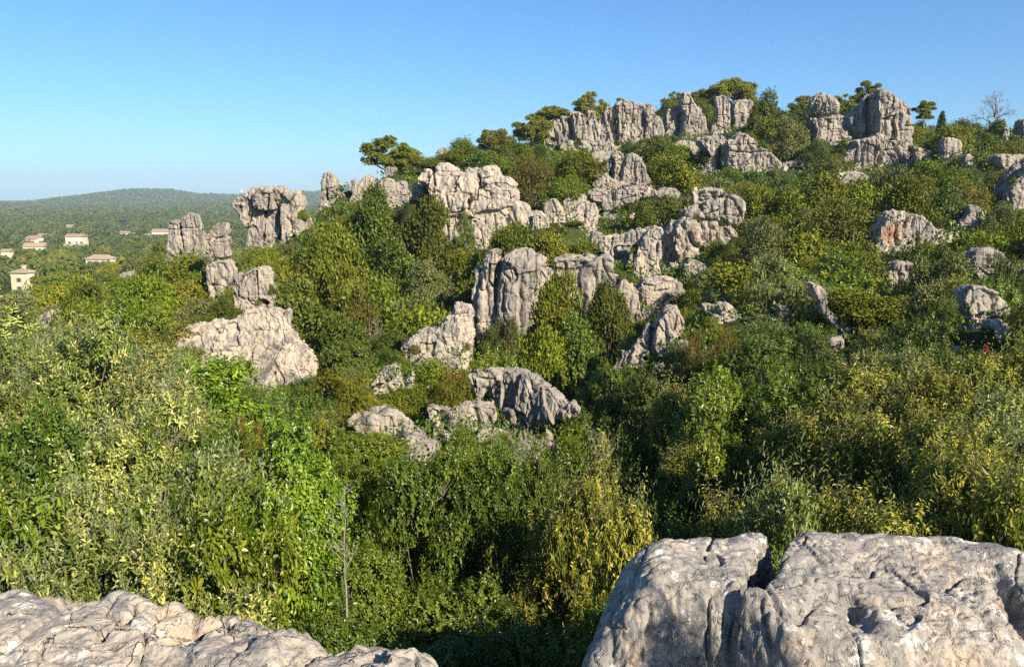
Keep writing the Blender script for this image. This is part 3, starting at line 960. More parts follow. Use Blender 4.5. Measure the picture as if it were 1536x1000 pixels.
rock('small sunlit white boulder tucked left of the blocky stack', 60,
     [dict(p=[(851, 350), (856, 338), (868, 325), (878, 334), (880, 346), (874, 366), (854, 366)], T=10)], mat=M_rock_warm, ext=.4)
rock('pale leaning tooth of rock with a curved top at mid slope', 51,
     [dict(p=[(966, 350), (972, 342), (980, 339), (990, 340), (996, 346), (992, 354), (986, 362), (984, 372), (987, 388), (988, 406), (990, 420), (966, 422), (946, 418), (948, 390), (958, 374), (962, 358)], T=15),
      dict(p=[(896, 364), (904, 358), (918, 354), (934, 352), (952, 346), (966, 344), (970, 352), (960, 366), (936, 370), (918, 370), (921, 388), (906, 384), (898, 374)], T=9, w=8)],
     cracks=[([(938, 352), (937, 364)], 1.3, 5), ([(946, 350), (946, 362)], 1.3, 5), ([(954, 348), (954, 360)], 1.3, 5), ([(957, 400), (958, 416)], 1.3, 4)],
     mat=M_rock_warm, short='the leaning tooth', k=.6, bed=.4, flute=.5, ext=.15)
rock('broad rugged outcrop with a shadowed upper ledge right of the leaning tooth', 55,
     [dict(p=[(1026, 321), (1032, 316), (1046, 313), (1054, 314), (1062, 306), (1072, 302), (1082, 298), (1094, 291), (1106, 294), (1114, 302), (1118, 318), (1114, 338), (1098, 342), (1060, 340), (1032, 336)], T=17, w=7),
      dict(p=[(1043, 289), (1050, 285), (1068, 283.6), (1080, 285), (1092, 289), (1094, 297), (1080, 304), (1060, 308), (1044, 304)], T=12, w=14),
      dict(p=[(1004, 346), (1012, 334), (1026, 328), (1044, 332), (1050, 344), (1048, 362), (1040, 380), (1024, 386), (1012, 378), (1002, 366)], T=17, w=-3),
      dict(p=[(986, 366), (996, 350), (1006, 344), (1012, 360), (1010, 380), (998, 392), (988, 400)], T=9, w=5),
      dict(p=[(1044, 336), (1068, 332), (1090, 336), (1104, 346), (1112, 356), (1120, 370), (1096, 374), (1070, 368), (1050, 374)], T=17, w=-1),
      dict(p=[(1018, 386), (1030, 376), (1048, 376), (1050, 384), (1036, 394), (1024, 394)], T=9, w=-8)],
     cracks=[([(1028, 330), (1050, 330), (1080, 334), (1100, 340)], 2.6, 9), ([(1030, 350), (1036, 366), (1046, 372)], 3, 9), ([(1072, 352), (1076, 366)], 2.5, 8), ([(1080, 296), (1092, 292)], 1.6, 6)],
     short='the rugged ledge outcrop', k=.6, lump=1.4, ext=.25)
rock('slanting whaleback crag with steep flutes below the summit tooth', 82,
     [dict(p=[(1044, 212), (1054, 206), (1068, 204), (1068, 199), (1080, 197), (1088, 208), (1084, 222), (1078, 232), (1066, 238), (1058, 224)], T=13, w=5),
      dict(p=[(1046, 262), (1056, 248), (1064, 232), (1080, 226), (1077, 246), (1074, 268), (1052, 270)], T=9, w=4),
      dict(p=[(1084, 212), (1096, 210), (1101, 200), (1108, 200), (1120, 206), (1132, 214), (1138, 222), (1148, 228), (1158, 234), (1163, 244), (1168, 260), (1160, 266), (1142, 268), (1120, 272), (1106, 258), (1084, 252), (1080, 240)], T=22, w=-4)],
     cracks=[([(1080, 222), (1078, 250)], 2.4, 10), ([(1086, 228), (1120, 230), (1148, 228)], 1.2, 4), ([(1126, 236), (1128, 256)], 1.2, 4), ([(1110, 204), (1108, 218)], 1.3, 5)],
     short='the whaleback crag', flute=1.1, k=.7, ext=.2)
rock('small flat-topped pale rock just right of the whaleback crag', 82,
     [dict(p=[(1168, 248), (1180, 242), (1190, 241), (1202, 242), (1209, 248), (1210, 260), (1200, 268), (1170, 270)], T=9)], ext=.3)

# the central crag and what surrounds it
rock('massive central limestone crag with a split-off column at its left end', 41,
     [dict(p=[(710, 408), (713, 402), (719, 402), (722, 412), (722, 440), (718, 470), (712, 480), (707, 460), (706, 440), (712, 424)], T=9, w=8),
      dict(p=[(722, 404), (728, 384), (738, 375), (748, 374), (750, 382), (748, 398), (744, 420), (744, 470), (752, 510), (752, 545), (722, 548), (716, 500), (720, 440)], T=15, w=2),
      dict(p=[(749, 392), (760, 382), (774, 374), (788, 375), (796, 375), (802, 382), (810, 383), (818, 388), (824, 395), (830, 402), (830, 440), (826, 490), (826, 552), (750, 552), (746, 470), (744, 426)], T=34, w=-2, r=.8),
      dict(p=[(827, 392), (829, 387), (846, 384), (866, 383), (876, 386), (888, 386), (894, 388), (902, 384), (918, 384), (924, 394), (922, 404), (912, 408), (930, 414), (950, 424), (958, 440), (950, 470), (940, 530), (827, 540), (829, 440)], T=24, w=3)],
     cracks=[([(749, 384), (746, 420), (745, 450)], 2.6, 16), ([(734, 396), (733, 420), (740, 428)], 1.5, 7), ([(828, 392), (829, 430)], 1.7, 8), ([(848, 395), (849, 410)], 2.2, 9), ([(812, 398), (826, 397)], 1.6, 6), ([(811, 406), (814, 412)], 1.8, 6), ([(720, 424), (722, 434)], 1.6, 6), ([(764, 388), (754, 402)], 1.0, 4), ([(752, 484), (760, 520)], 1.6, 8)],
     short='the central crag', k=.8, ext=.1, lump=.7, rough=.8)
rock('cracked rounded boulder at the right foot of the central crag', 43,
     [dict(p=[(952, 436), (960, 422), (966, 416), (988, 414), (1006, 415), (1018, 420), (1024, 430), (1026, 444), (1006, 448), (998, 458), (982, 472), (962, 474), (954, 458)], T=20, r=.8)],
     cracks=[([(964, 425), (978, 428), (977, 435), (997, 432)], 1.4, 6), ([(980, 427), (990, 422)], 1.2, 4)], mat=M_rock_warm, short='the cracked boulder', ext=.2)
rock('pale triangular rock rising to a blunt head left of the central crag', 33,
     [dict(p=[(602, 524), (606, 512), (626, 494), (640, 492), (648, 493), (660, 488), (668, 476), (678, 466), (677, 458), (684, 454), (702, 455), (709, 458), (710, 470), (711, 484), (712, 500), (709, 514), (708, 550), (674, 556), (642, 552), (618, 542)], T=24, lean=.35, r=.6)],
     cracks=[([(641, 493), (641, 520)], 1.5, 5), ([(606, 518), (634, 521)], 1.4, 5), ([(678, 470), (704, 468)], 1.2, 4)], mat=M_rock_warm, short='the pale triangular rock', flute=.5, ext=.1)
rock('low whitish ledge just below the pale triangular rock', 28.5,
     [dict(p=[(644, 546), (656, 540), (686, 540), (689, 552), (670, 560), (654, 562)], T=9)], ext=.6)
rock('angular whitish stone alone among green bushes left of the domed boulder', 24.5,
     [dict(p=[(557, 571), (575, 552), (592, 547), (599, 549), (598, 561), (609, 571), (608, 561), (621, 552), (624, 564), (616, 580), (614, 594), (582, 592), (561, 590)], T=15)],
     cracks=[([(599, 560), (608, 574)], 1.8, 6)], mat=M_rock_warm, short='the angular white stone', ext=.2)
rock('large domed boulder with a shaded face and a rounded head in the hollow', 20.5,
     [dict(p=[(704, 566), (712, 555), (729, 551), (743, 553), (758, 564), (752, 574), (736, 578), (724, 592), (719, 606), (710, 592)], T=18, r=.8),
      dict(p=[(728, 572), (748, 565), (772, 563), (796, 563), (808, 567), (830, 576), (841, 586), (866, 590), (864, 606), (840, 616), (818, 622), (798, 636), (770, 634), (746, 612), (722, 606)], T=24, w=10, r=.6, lean=.35, skew=-1.0),
      dict(p=[(774, 636), (798, 633), (820, 643), (837, 660), (826, 676), (772, 676)], T=12, w=-6, lean=.6)],
     cracks=[([(720, 580), (716, 596)], 1.6, 5), ([(734, 572), (728, 596)], 2.2, 7), ([(748, 570), (746, 586)], 2, 5)], mat=M_rock, short='the domed boulder', ext=.25, res=1.2, bed=.5)
rock('row of low weathered rocks in front of the domed boulder', 18,
     [dict(p=[(638, 612), (645, 606), (664, 608), (676, 614), (674, 630), (664, 640), (645, 630)], T=12),
      dict(p=[(670, 618), (686, 604), (702, 600), (719, 602), (736, 602), (748, 607), (748, 622), (736, 635), (717, 644), (693, 648), (672, 642)], T=18, w=-3),
      dict(p=[(645, 636), (656, 632), (670, 642), (670, 660), (650, 658)], T=10, w=-6)], short='the low weathered rocks', ext=.3, res=1.2)
rock('long low ribbed rock sinking into the thicket left of the low weathered rocks', 17,
     [dict(p=[(527, 635), (537, 626), (545, 622), (566, 615), (594, 616), (604, 622), (614, 633), (630, 643), (638, 650), (628, 660), (628, 684), (614, 680), (600, 660), (575, 650), (540, 650)], T=20, lean=.3)],
     short='the ribbed low rock', flute=1.2, ext=.2, res=1.2)
rock('slanted striated grey crag sticking out of the dark bushes', 25,
     [dict(p=[(929, 526), (934, 523), (944, 526), (952, 518), (956, 532), (938, 554), (932, 544)], T=7, w=4),
      dict(p=[(944, 526), (954, 514), (964, 504), (972, 514), (976, 526), (962, 536), (946, 544)], T=10, w=2),
      dict(p=[(962, 502), (970, 486), (980, 484), (982, 500), (974, 522), (966, 516)], T=7, w=7),
      dict(p=[(978, 500), (982, 484), (994, 468), (1004, 460), (1014, 459), (1019, 470), (1027, 484), (1025, 498), (1010, 506), (1006, 526), (996, 534), (976, 528)], T=17, w=-2)],
     cracks=[([(978, 486), (976, 524)], 1.6, 6), ([(1012, 470), (1008, 492)], 1.3, 5), ([(994, 478), (998, 520)], 1.0, 3)], mat=M_rock, short='the slanted grey crag', flute=1.5, bed=.2, ext=.25)
rock('flat-topped stone with a narrow left shoulder beside the reddish bush', 27,
     [dict(p=[(1050, 456), (1062, 454), (1072, 457), (1075, 453), (1086, 454), (1098, 460), (1108, 463), (1108, 474), (1086, 486), (1074, 474), (1056, 470)], T=11)], ext=.4, short='the flat-topped stone')
rock('small rounded stone alone in green scrub midway along the right slope', 26,
     [dict(p=[(1164, 459), (1176, 457), (1185, 462), (1185, 474), (1168, 478)], T=7)], ext=.6)
rock('narrow diagonal spine of rock running down through bushes', 24,
     [dict(p=[(1212, 423), (1222, 426), (1234, 436), (1239, 448), (1240, 463), (1262, 478), (1273, 484), (1275, 496), (1276, 516), (1264, 516), (1258, 498), (1246, 488), (1232, 474), (1224, 450)], T=11)], short='the diagonal rock spine', ext=.2)

# right slope
rs = P(1341, 352, 42.1)
rock('white limestone hump with an orange rust stain on its face', 43,
     [dict(p=[(1311, 344), (1320, 334), (1320, 328), (1328, 318), (1348, 315), (1357, 322), (1358, 340), (1364, 364), (1354, 374), (1340, 374), (1324, 368), (1310, 366)], T=17, w=-3),
      dict(p=[(1354, 334), (1364, 320), (1374, 321), (1384, 328), (1396, 338), (1402, 346), (1400, 366), (1376, 368), (1360, 366)], T=15),
      dict(p=[(1394, 344), (1402, 343), (1416, 346), (1436, 348), (1439, 358), (1436, 370), (1414, 372), (1394, 368)], T=10, w=2)],
     cracks=[([(1355, 322), (1348, 340)], 2, 8), ([(1364, 326), (1360, 344)], 1.4, 5)],
     mat=rock_mat('limestone_rust', 1.0, .8, 1.15, rust=((float(rs[0]), float(rs[1]), float(rs[2])), .62)), short='the rust-stained hump', ext=.2, bed=.4)
rock('craggy pale rock behind and right of the rust-stained hump', 47,
     [dict(p=[(1430, 346), (1433, 331), (1446, 324), (1448, 312), (1452, 307), (1462, 309), (1470, 318), (1474, 326), (1466, 338), (1454, 348)], T=12)], ext=.4)
rock('grey flat-faced boulder below the rust-stained hump', 35,
     [dict(p=[(1318, 422), (1326, 410), (1334, 396), (1342, 392), (1356, 394), (1372, 396), (1374, 404), (1362, 412), (1356, 426), (1340, 436), (1324, 430)], T=14, lean=-.15)], mat=M_rock_grey, short='the grey flat-faced boulder', ext=.3, flute=1.2)
rock('shaded grey outcrop under dark bushes at the right edge', 33,
     [dict(p=[(1450, 384), (1456, 376), (1468, 371), (1480, 372), (1494, 376), (1504, 388), (1516, 392), (1536, 392), (1556, 398), (1556, 426), (1516, 426), (1496, 428), (1476, 430), (1462, 424), (1454, 408)], T=17)], mat=M_rock_grey, short='the shaded grey outcrop', ext=.25)
rock('pinkish crumbly boulder low on the right slope', 21,
     [dict(p=[(1436, 440), (1448, 430), (1462, 427), (1472, 432), (1486, 438), (1504, 452), (1508, 464), (1496, 474), (1484, 490), (1470, 496), (1450, 490), (1440, 462)], T=22, lean=.2)], mat=M_rock_warm, short='the pinkish boulder', lump=1.3, ext=.2)
# left, down the slope
rock('small pale rock half buried in the yellow-green scrub down the slope', 44,
     [dict(p=[(52, 486), (62, 472), (72, 468), (80, 463), (86, 467), (86, 480), (76, 494), (54, 496)], T=11)], ext=.3, short='the half-buried pale rock')
rock('low white rock edge showing above bushes toward the houses', 92,
     [dict(p=[(178, 420), (182, 411), (192, 407), (201, 406), (200, 414), (190, 422)], T=6)], ext=.4)


build_rocks()
# ------------------------------------------------------------------ the two big rocks of the viewpoint
def fg_mat(name, s, off=0.0, warm=.5, pits=1.0, gain=1.0, cracks=1.0):
    m, nt, b = new_mat(name)
    g = nd(nt, 'ShaderNodeNewGeometry').outputs['Position']
    big = tex(nt, g, 1.1 * s, 5, .6)
    c = mixc(nt, ramp(nt, big, [(.35 - off, 0.0), (.6 - off, 1.0)]), (.235, .220, .203), (.335, .288, .232))
    # grey weathering crust and warm bare patches, both with fairly crisp outlines
    c = mixc(nt, ramp(nt, tex(nt, g, 3.6 * s, 10, .66, None, 1.2), [(.47, 0.0), (.56, .8)]), c, (.175, .168, .160))
    c = mixc(nt, ramp(nt, tex(nt, g, 2.3 * s, 10, .66, None, .8), [(.55, 0.0), (.62, .8)]), c, (.43, .34, .245))
    c = mixc(nt, ramp(nt, tex(nt, g, 7.5 * s, 8, .62, None, .5), [(.585, 0.0), (.625, .85)]), c, (.50, .465, .41))
    c = mixc(nt, ramp(nt, tex(nt, g, 16 * s, 6, .6, None, .4), [(.63, 0.0), (.66, .8)]), c, (.56, .53, .47))
    c = mixc(nt, ramp(nt, tex(nt, g, 4.0 * s, 8, .75, (1, 1, .25)), [(.55, 0.0), (.66, .6)]), c, (.12, .115, .108))
    c = mixc(nt, ramp(nt, tex(nt, g, 22 * s, 5, .65), [(.30, .8), (.37, 0.0)]), c, (.085, .082, .078))
    c = mixc(nt, ramp(nt, tex(nt, g, 6 * s, 5, .6), [(.66, 0.0), (.72, .45)]), c, (.40, .24, .11))
    ck = crackle(nt, g, 3.2 * s, .012, .22, 1.9 * s)
    ck = mixc(nt, 1.0, ck, (cracks, cracks, cracks), 'MULTIPLY')
    c = mixc(nt, ck, c, (.11, .105, .095))
    c = mixc(nt, 1.0, c, (gain, gain, gain), 'MULTIPLY')
    nt.links.new(c, b.inputs['Base Color'])
    b.inputs['Roughness'].default_value = .88
    b.inputs['Specular IOR Level'].default_value = .25
    h = nd(nt, 'ShaderNodeMath', operation='MULTIPLY_ADD')
    nt.links.new(ramp(nt, tex(nt, g, 20 * s, 5, .6), [(.30, 0.0), (.42, 1.0)]), h.inputs[0])
    h.inputs[1].default_value = .35 * pits
    nt.links.new(tex(nt, g, 9 * s, 10, .63, None, .8), h.inputs[2])
    h0 = h
    h = nd(nt, 'ShaderNodeMath', operation='MULTIPLY_ADD')
    nt.links.new(ck, h.inputs[0])
    h.inputs[1].default_value = -.35
    nt.links.new(h0.outputs[0], h.inputs[2])
    bp = nd(nt, 'ShaderNodeBump')
    bp.inputs['Strength'].default_value = 1.0
    bp.inputs['Distance'].default_value = .045
    nt.links.new(h.outputs[0], bp.inputs['Height'])
    nt.links.new(bp.outputs[0], b.inputs['Normal'])
    return m


class HF:
    """a height field over (X, Y) from picked surface points, with cliffs beyond its outline"""
    def __init__(s, pts, lam=1e-3):
        w = P(*np.array(pts, float).T)
        s.t = TPS(w[:, :2], w[:, 2], lam)

    def __call__(s, X, Y):
        return s.t(np.stack([X.ravel(), Y.ravel()], -1)).reshape(X.shape)


def grid_rock(name, X, Y, Z, mat, label, cat, disp, d):
    nx, ny = X.shape
    v = np.stack([X, Y, Z], -1).reshape(-1, 3)
    i, j = np.meshgrid(np.arange(nx - 1), np.arange(ny - 1), indexing='ij')
    a = (i * ny + j).ravel()
    q = np.stack([a, a + ny, a + ny + 1, a + 1], -1)
    n = vert_normals(v, q)
    if n[:, 2].mean() < 0:
        q = q[:, ::-1]
        n = -n
    n0 = n
    n = n + np.array([0, 0, .25])
    n /= np.linalg.norm(n, axis=1)[:, None]
    v = v + n * (disp(v, n0) * (.12 + .88 * sm(d.ravel(), -.05, .07)))[:, None]
    base = np.array([X.mean(), Y.mean(), Z.min()])
    o = obj(name, quads(name, v - base, q, [mat], True), loc=base)
    return tag(o, label, cat)


def build_right_block():
    pts = [  # surface points of the top and the front (photo pixel, depth)
        (985, 803, 4.0), (1040, 797, 4.08), (1110, 792, 4.1), (1155, 787, 4.12), (1180, 790, 4.12), (1250, 791, 4.15), (1320, 794, 4.12), (1400, 799, 4.1),
        (1455, 801, 4.08), (1500, 808, 4.02), (1536, 820, 3.95), (1640, 835, 3.9),
        (1040, 835, 3.86), (1100, 838, 3.84), (1060, 862, 3.68), (1000, 850, 3.72), (1120, 860, 3.70),
        (960, 828, 3.9), (968, 850, 3.78), (935, 860, 3.86), (905, 915, 3.72), (885, 965, 3.60), (868, 1010, 3.46), (950, 890, 3.66), (925, 930, 3.58), (915, 985, 3.47),
        (985, 885, 3.59), (1010, 920, 3.56), (1050, 925, 3.55), (960, 960, 3.47), (1000, 980, 3.47), (1040, 990, 3.47), (1000, 1040, 3.42),
        (1200, 840, 3.86), (1280, 845, 3.86), (1360, 850, 3.84), (1450, 850, 3.84), (1530, 860, 3.80),
        (1140, 888, 3.56), (1190, 890, 3.56), (1250, 890, 3.60), (1340, 895, 3.58), (1420, 890, 3.60), (1500, 900, 3.56),
        (1112, 905, 3.47), (1165, 925, 3.37), (1200, 935, 3.36), (1300, 945, 3.34), (1400, 945, 3.34), (1480, 945, 3.36),
        (1098, 950, 3.47), (1130, 955, 3.39), (1178, 962, 3.28), (1100, 1000, 3.44), (1150, 1005, 3.31), (1220, 985, 3.24), (1320, 1000, 3.18), (1420, 1000, 3.20), (1500, 1000, 3.20),
        (1120, 1060, 3.36), (1180, 1060, 3.20), (1250, 1060, 3.14), (1400, 1060, 3.12), (1540, 1060, 3.12), (1000, 1120, 3.30), (1250, 1160, 3.02), (1450, 1160, 3.0)]
    hf = HF(pts, 2e-3)
    back = [(940, 822, 3.95), (985, 803, 4.02), (1012, 800, 4.06), (1040, 797, 4.1), (1075, 796, 4.1), (1110, 791, 4.12), (1155, 786, 4.14), (1180, 789, 4.15), (1215, 788, 4.18), (1250, 790, 4.18), (1300, 793, 4.16), (1350, 795, 4.15),
            (1400, 798, 4.13), (1455, 800, 4.1), (1500, 806, 4.04), (1536, 818, 3.97), (1640, 834, 3.9), (1760, 850, 3.7)]
    left = [(866, 1012, 3.42), (874, 985, 3.52), (882, 950, 3.62), (896, 920, 3.70), (911, 890, 3.78), (922, 868, 3.86), (934, 845, 3.92)]
    ol = P(*np.array(back, float).T)[:, :2]
    lf = P(*np.array(left, float).T)[:, :2]
    outline = np.concatenate([lf, ol, [[3.6, 2.0], [.9, 2.0], [.34, 2.85]]])
    xs = np.arange(.0, 3.1, .0072)
    ys = np.arange(2.72, 4.55, .0072)
    X, Y = np.meshgrid(xs, ys, indexing='ij')
    p2 = np.stack([X.ravel(), Y.ravel(), 0 * X.ravel()], -1)
    jx = .035 * fbm(p2 * 5, 3, 61).reshape(X.shape)
    jy = .035 * fbm(p2 * 5, 3, 71).reshape(X.shape)
    d = poly_sd(chaikin(outline), X + jx, Y + jy)          # inside positive
    Z = hf(X, Y)
    Z = np.clip(Z, -3.2, -1.50)
    # rounded shoulder, then a cliff
    e = np.maximum(-d, 0)
    Z = Z - 3.2 * e - 5.0 * np.maximum(e - .1, 0)
    Z = Z - .05 * np.exp(-np.maximum(d, 0) / .05)

    def at(px, py, D):
        return P(px, py, D)[:2]
    # the open cleft between the two blocks
    cl = [at(1182, 780, 4.22), at(1168, 792, 4.1), at(1160, 815, 3.96), at(1149, 845, 3.8), at(1134, 874, 3.64), at(1124, 888, 3.56)]
    cd = line_dist(cl, X + .02 * fbm(p2 * 9, 3, 81).reshape(X.shape), Y)
    prog = sm(Y, 3.55, 4.1)
    wdt = .021 + .013 * prog
    Z = Z - .75 * (1 - sm(cd, wdt * .75, wdt * 1.5)) - .05 * np.exp(-(cd / (wdt * 2.2)) ** 2)
    # step where the front lump of the right block stands out of the left block's face
    lump = np.array([at(1128, 886, 3.58), at(1104, 905, 3.47), at(1100, 935, 3.37), at(1118, 1000, 3.25), at(1135, 1080, 3.1), at(1150, 1200, 2.8)])
    xl = np.interp(Y, lump[::-1, 1], lump[::-1, 0]) + .02 * fbm(p2 * 8, 3, 87).reshape(X.shape)
    west = xl - X
    Z = Z - .27 * sm(west, -.03, .03) * np.exp(-(np.maximum(west, 0) / .40) ** 2) * (1 - sm(Y, 3.47, 3.57))
    # hollow in the middle of the front, with a sharp right rim
    for px, py, D, rx, ry, dep in ((1283, 922, 3.46, .075, .12, .065), (1258, 900, 3.54, .13, .08, .03), (1518, 880, 3.66, .05, .16, .16), (1530, 930, 3.48, .05, .12, .16), (925, 975, 3.4, .03, .12, .07), (960, 985, 3.42, .03, .1, .05)):
        c = at(px, py, D)
        q = ((X - c[0]) / rx) ** 2 + ((Y - c[1]) / ry) ** 2
        Z = Z - dep * np.exp(-q ** 1.5)
    # a curved rim with small ribs on its inner side
    pl = [at(*q) for q in ((1285, 846, 3.84), (1310, 834, 3.89), (1345, 828, 3.92), (1375, 845, 3.86), (1398, 880, 3.64), (1392, 925, 3.44), (1360, 965, 3.3), (1325, 995, 3.2))]
    for _ in range(2):
        pl = [pl[0]] + [x for a_, b_ in zip(pl[:-1], pl[1:]) for x in (.75 * a_ + .25 * b_, .25 * a_ + .75 * b_)] + [pl[-1]]
    best = np.full(X.shape, 1e9)
    sd_, ar = np.zeros(X.shape), np.zeros(X.shape)
    al = 0.0
    for a_, b_ in zip(pl[:-1], pl[1:]):
        e_ = b_ - a_
        L_ = np.linalg.norm(e_)
        t_ = np.clip(((X - a_[0]) * e_[0] + (Y - a_[1]) * e_[1]) / L_ ** 2, 0, 1)
        dx_, dy_ = X - a_[0] - t_ * e_[0], Y - a_[1] - t_ * e_[1]
        dd_ = np.hypot(dx_, dy_)
        m_ = dd_ < best
        best = np.where(m_, dd_, best)
        sd_ = np.where(m_, np.sign(e_[0] * dy_ - e_[1] * dx_) * dd_, sd_)
        ar = np.where(m_, al + t_ * L_, ar)
        al += L_
    fade = .5 * sm(ar, .02, .15) * (1 - sm(ar, al - .15, al - .02))
    inn_ = np.maximum(-sd_, 0)
    nz = fbm(p2 * 12, 2, 5).reshape(X.shape)
    Z = Z + fade * (.012 * np.exp(-(best / .03) ** 2) - .011 * (sd_ < 0) * sm(inn_, 0, .03) * np.exp(-(inn_ / .13) ** 2))
    Z = Z + fade * (sd_ < 0) * .008 * np.sin(ar * 2 * np.pi / .040 + 2.2 * nz + inn_ * 10) * np.exp(-((inn_ - .035) / .035) ** 2) * np.clip(.6 + nz, 0, 1)

    inn = sm(d.ravel(), .07, .17)

    def disp(v, n):
        steep = np.clip(1 - n[:, 2] * 1.12, 0, 1) * inn
        t = .034 * fbm(v * 2.6, 3, 101) + .010 * fbm(v * 9, 4, 111) + .005 * fbm(v * 34, 3, 121)
        w = v + .05 * np.stack([noise(v * 6, 1), noise(v * 6, 2), noise(v * 6, 3)], -1)
        rg = 1 - np.abs(noise(w * np.array([11, 11, 1.5]), 131))
        t -= .05 * steep * np.clip((rg - .55) / .45, 0, 1) ** 1.3
        rg2 = 1 - np.abs(noise(w * np.array([28, 28, 3.5]), 133))
        t -= .014 * (.2 * inn + .8 * steep) * np.clip((rg2 - .6) / .4, 0, 1)
        gap, vec, rnd = worley(w * np.array([3.2, 3.2, 2.2]), 155)
        t += (.020 * (rnd[:, 0] + np.einsum('ij,ij->i', vec, rnd) * 1.4) - .016 * (1 - sm(gap, 0, .05)) * (rnd[:, 1] > .1)) * np.clip(steep * 1.6 - .25, .05, 1) * inn
        t -= .020 * (inn * .35 + steep) * np.clip(1 - 5 * np.abs(fbm(v * 3.1 + 3, 4, 157)), 0, 1) ** 1.5
        ck = 1 - np.abs(fbm(v * 2.2 + 7, 3, 141))
        t -= .035 * np.clip((ck - .965) / .035, 0, 1)
        fl = 1 - np.abs(noise(w * np.array([9, 26, 16]), 151))
        t -= .012 * (1 - steep) * np.clip((fl - .7) / .3, 0, 1)
        return t
    grid_rock('rock', X, Y, Z, fg_mat('limestone_block', 1.0, .0, gain=1.2, cracks=.4), 'huge grey limestone block split by a deep open cleft, nearest in view', 'rock', disp, d)
    return outline


def build_left_ledge():
    edge = [(-320, 905, 3.05), (-150, 895, 3.12), (-60, 892, 3.15), (0, 890, 3.18), (22, 882, 3.22), (42, 882, 3.22), (60, 895, 3.17), (95, 892, 3.2), (140, 892, 3.2), (163, 883, 3.24), (182, 880, 3.25), (215, 886, 3.22), (238, 898, 3.18), (262, 894, 3.2),
            (300, 905, 3.16), (325, 915, 3.12), (350, 912, 3.12), (378, 917, 3.08), (400, 935, 3.02), (420, 944, 2.98), (440, 931, 3.0), (470, 950, 2.92), (510, 971, 2.86), (530, 958, 2.88), (560, 957, 2.88), (600, 968, 2.83), (622, 964, 2.82),
            (642, 972, 2.78), (664, 1000, 2.68), (680, 1060, 2.5)]
    w = P(*np.array(edge, float).T)
    inner = P(*np.array([(0, 940, 2.9), (200, 940, 2.9), (400, 970, 2.8), (0, 1000, 2.66), (200, 1000, 2.66), (400, 1000, 2.68), (550, 1000, 2.66), (620, 1000, 2.66)], float).T)
    allw = np.concatenate([w, inner, np.array([[-1.5, 2.0, -1.6], [-.4, 2.0, -1.62], [.3, 1.8, -1.65], [-1.5, .9, -1.66], [.3, .8, -1.66], [-2.6, 1.5, -1.7], [1.2, .9, -1.7]])])
    t = TPS(allw[:, :2], allw[:, 2], 3e-4)
    outline = np.concatenate([w[:, :2], [[.2, 2.05], [1.2, 1.6], [1.5, .3], [-3.2, .3], [-3.2, 2.8]]])
    xs = np.arange(-2.9, .35, .0075)
    ys = np.arange(1.5, 3.75, .0075)
    X, Y = np.meshgrid(xs, ys, indexing='ij')
    p2 = np.stack([X.ravel(), Y.ravel(), 0 * X.ravel()], -1)
    d = poly_sd(outline, X + .03 * fbm(p2 * 6, 3, 63).reshape(X.shape), Y + .03 * fbm(p2 * 6, 3, 73).reshape(X.shape))
    Z = t(np.stack([X.ravel(), Y.ravel()], -1)).reshape(X.shape)
    Z = np.clip(Z, -1.9, -1.45)
    e = np.maximum(-d, 0)
    Z = Z - 1.8 * e - 5 * np.maximum(e - .1, 0) - .035 * np.exp(-np.maximum(d, 0) / .04)
    for pl, wd, dp in (([(150, 955, 2.85), (178, 935, 2.93), (196, 915, 3.03), (200, 905, 3.1)], .012, .10), ([(255, 945, 2.88), (290, 938, 2.92), (305, 928, 2.98)], .014, .06),
                       ([(350, 1000, 2.66), (372, 965, 2.8), (395, 945, 2.92)], .014, .06), ([(240, 905, 3.12), (252, 925, 3.0), (285, 930, 2.97), (320, 922, 3.0)], .03, .05), ([(440, 1000, 2.66), (470, 975, 2.8)], .012, .05)):
        c = P(*np.array(pl, float).T)[:, :2]
        ld = line_dist(c, X + .03 * fbm(p2 * 7, 3, 83).reshape(X.shape), Y + .03 * fbm(p2 * 7, 3, 93).reshape(X.shape))
        Z = Z - dp * np.exp(-(ld / wd) ** 2)

    def disp(v, n):
        t = .040 * fbm(v * 2.8, 3, 201) + .020 * fbm(v * 8.5, 4, 211) + .008 * fbm(v * 32, 3, 221)
        t -= .020 * np.clip(1 - 6 * np.abs(fbm(v * 2.4 + 3, 4, 257)), 0, 1) ** 1.5
        gap, vec, rnd = worley((v + .05 * np.stack([noise(v * 6, 1), noise(v * 6, 2), noise(v * 6, 3)], -1)) * np.array([2.6, 4.4, 4.0]), 255)
        t += .013 * (rnd[:, 0] + np.einsum('ij,ij->i', vec, rnd) * 1.4) - .012 * (1 - sm(gap, 0, .04)) * (rnd[:, 1] > .15)
        # thin tilted layers breaking off in little steps
        w = v + .10 * np.stack([noise(v * 3.5, 1), noise(v * 3.5, 2), noise(v * 3.5, 3)], -1) + .03 * np.stack([noise(v * 13, 4), noise(v * 13, 5), noise(v * 13, 6)], -1)
        h = w @ np.array([-2.6, 4.6, 5.0])
        t += .030 * ((h % 1) ** 2 - .3) * (noise(v * 1.6, 233) > -.35)
        h2 = w @ np.array([-6.5, 10.5, 9.0])
        t += .009 * ((h2 % 1) - .5)
        ck = 1 - np.abs(fbm(v * 2.6 + 3, 3, 241))
        t -= .035 * np.clip((ck - .96) / .04, 0, 1)
        return t
    grid_rock('rock', X, Y, Z, fg_mat('limestone_ledge', 1.15, .10, pits=.7, gain=1.28), 'pale flaky limestone ledge with thin cracks, at the very front of the view', 'rock', disp, d)


build_right_block()
build_left_ledge()
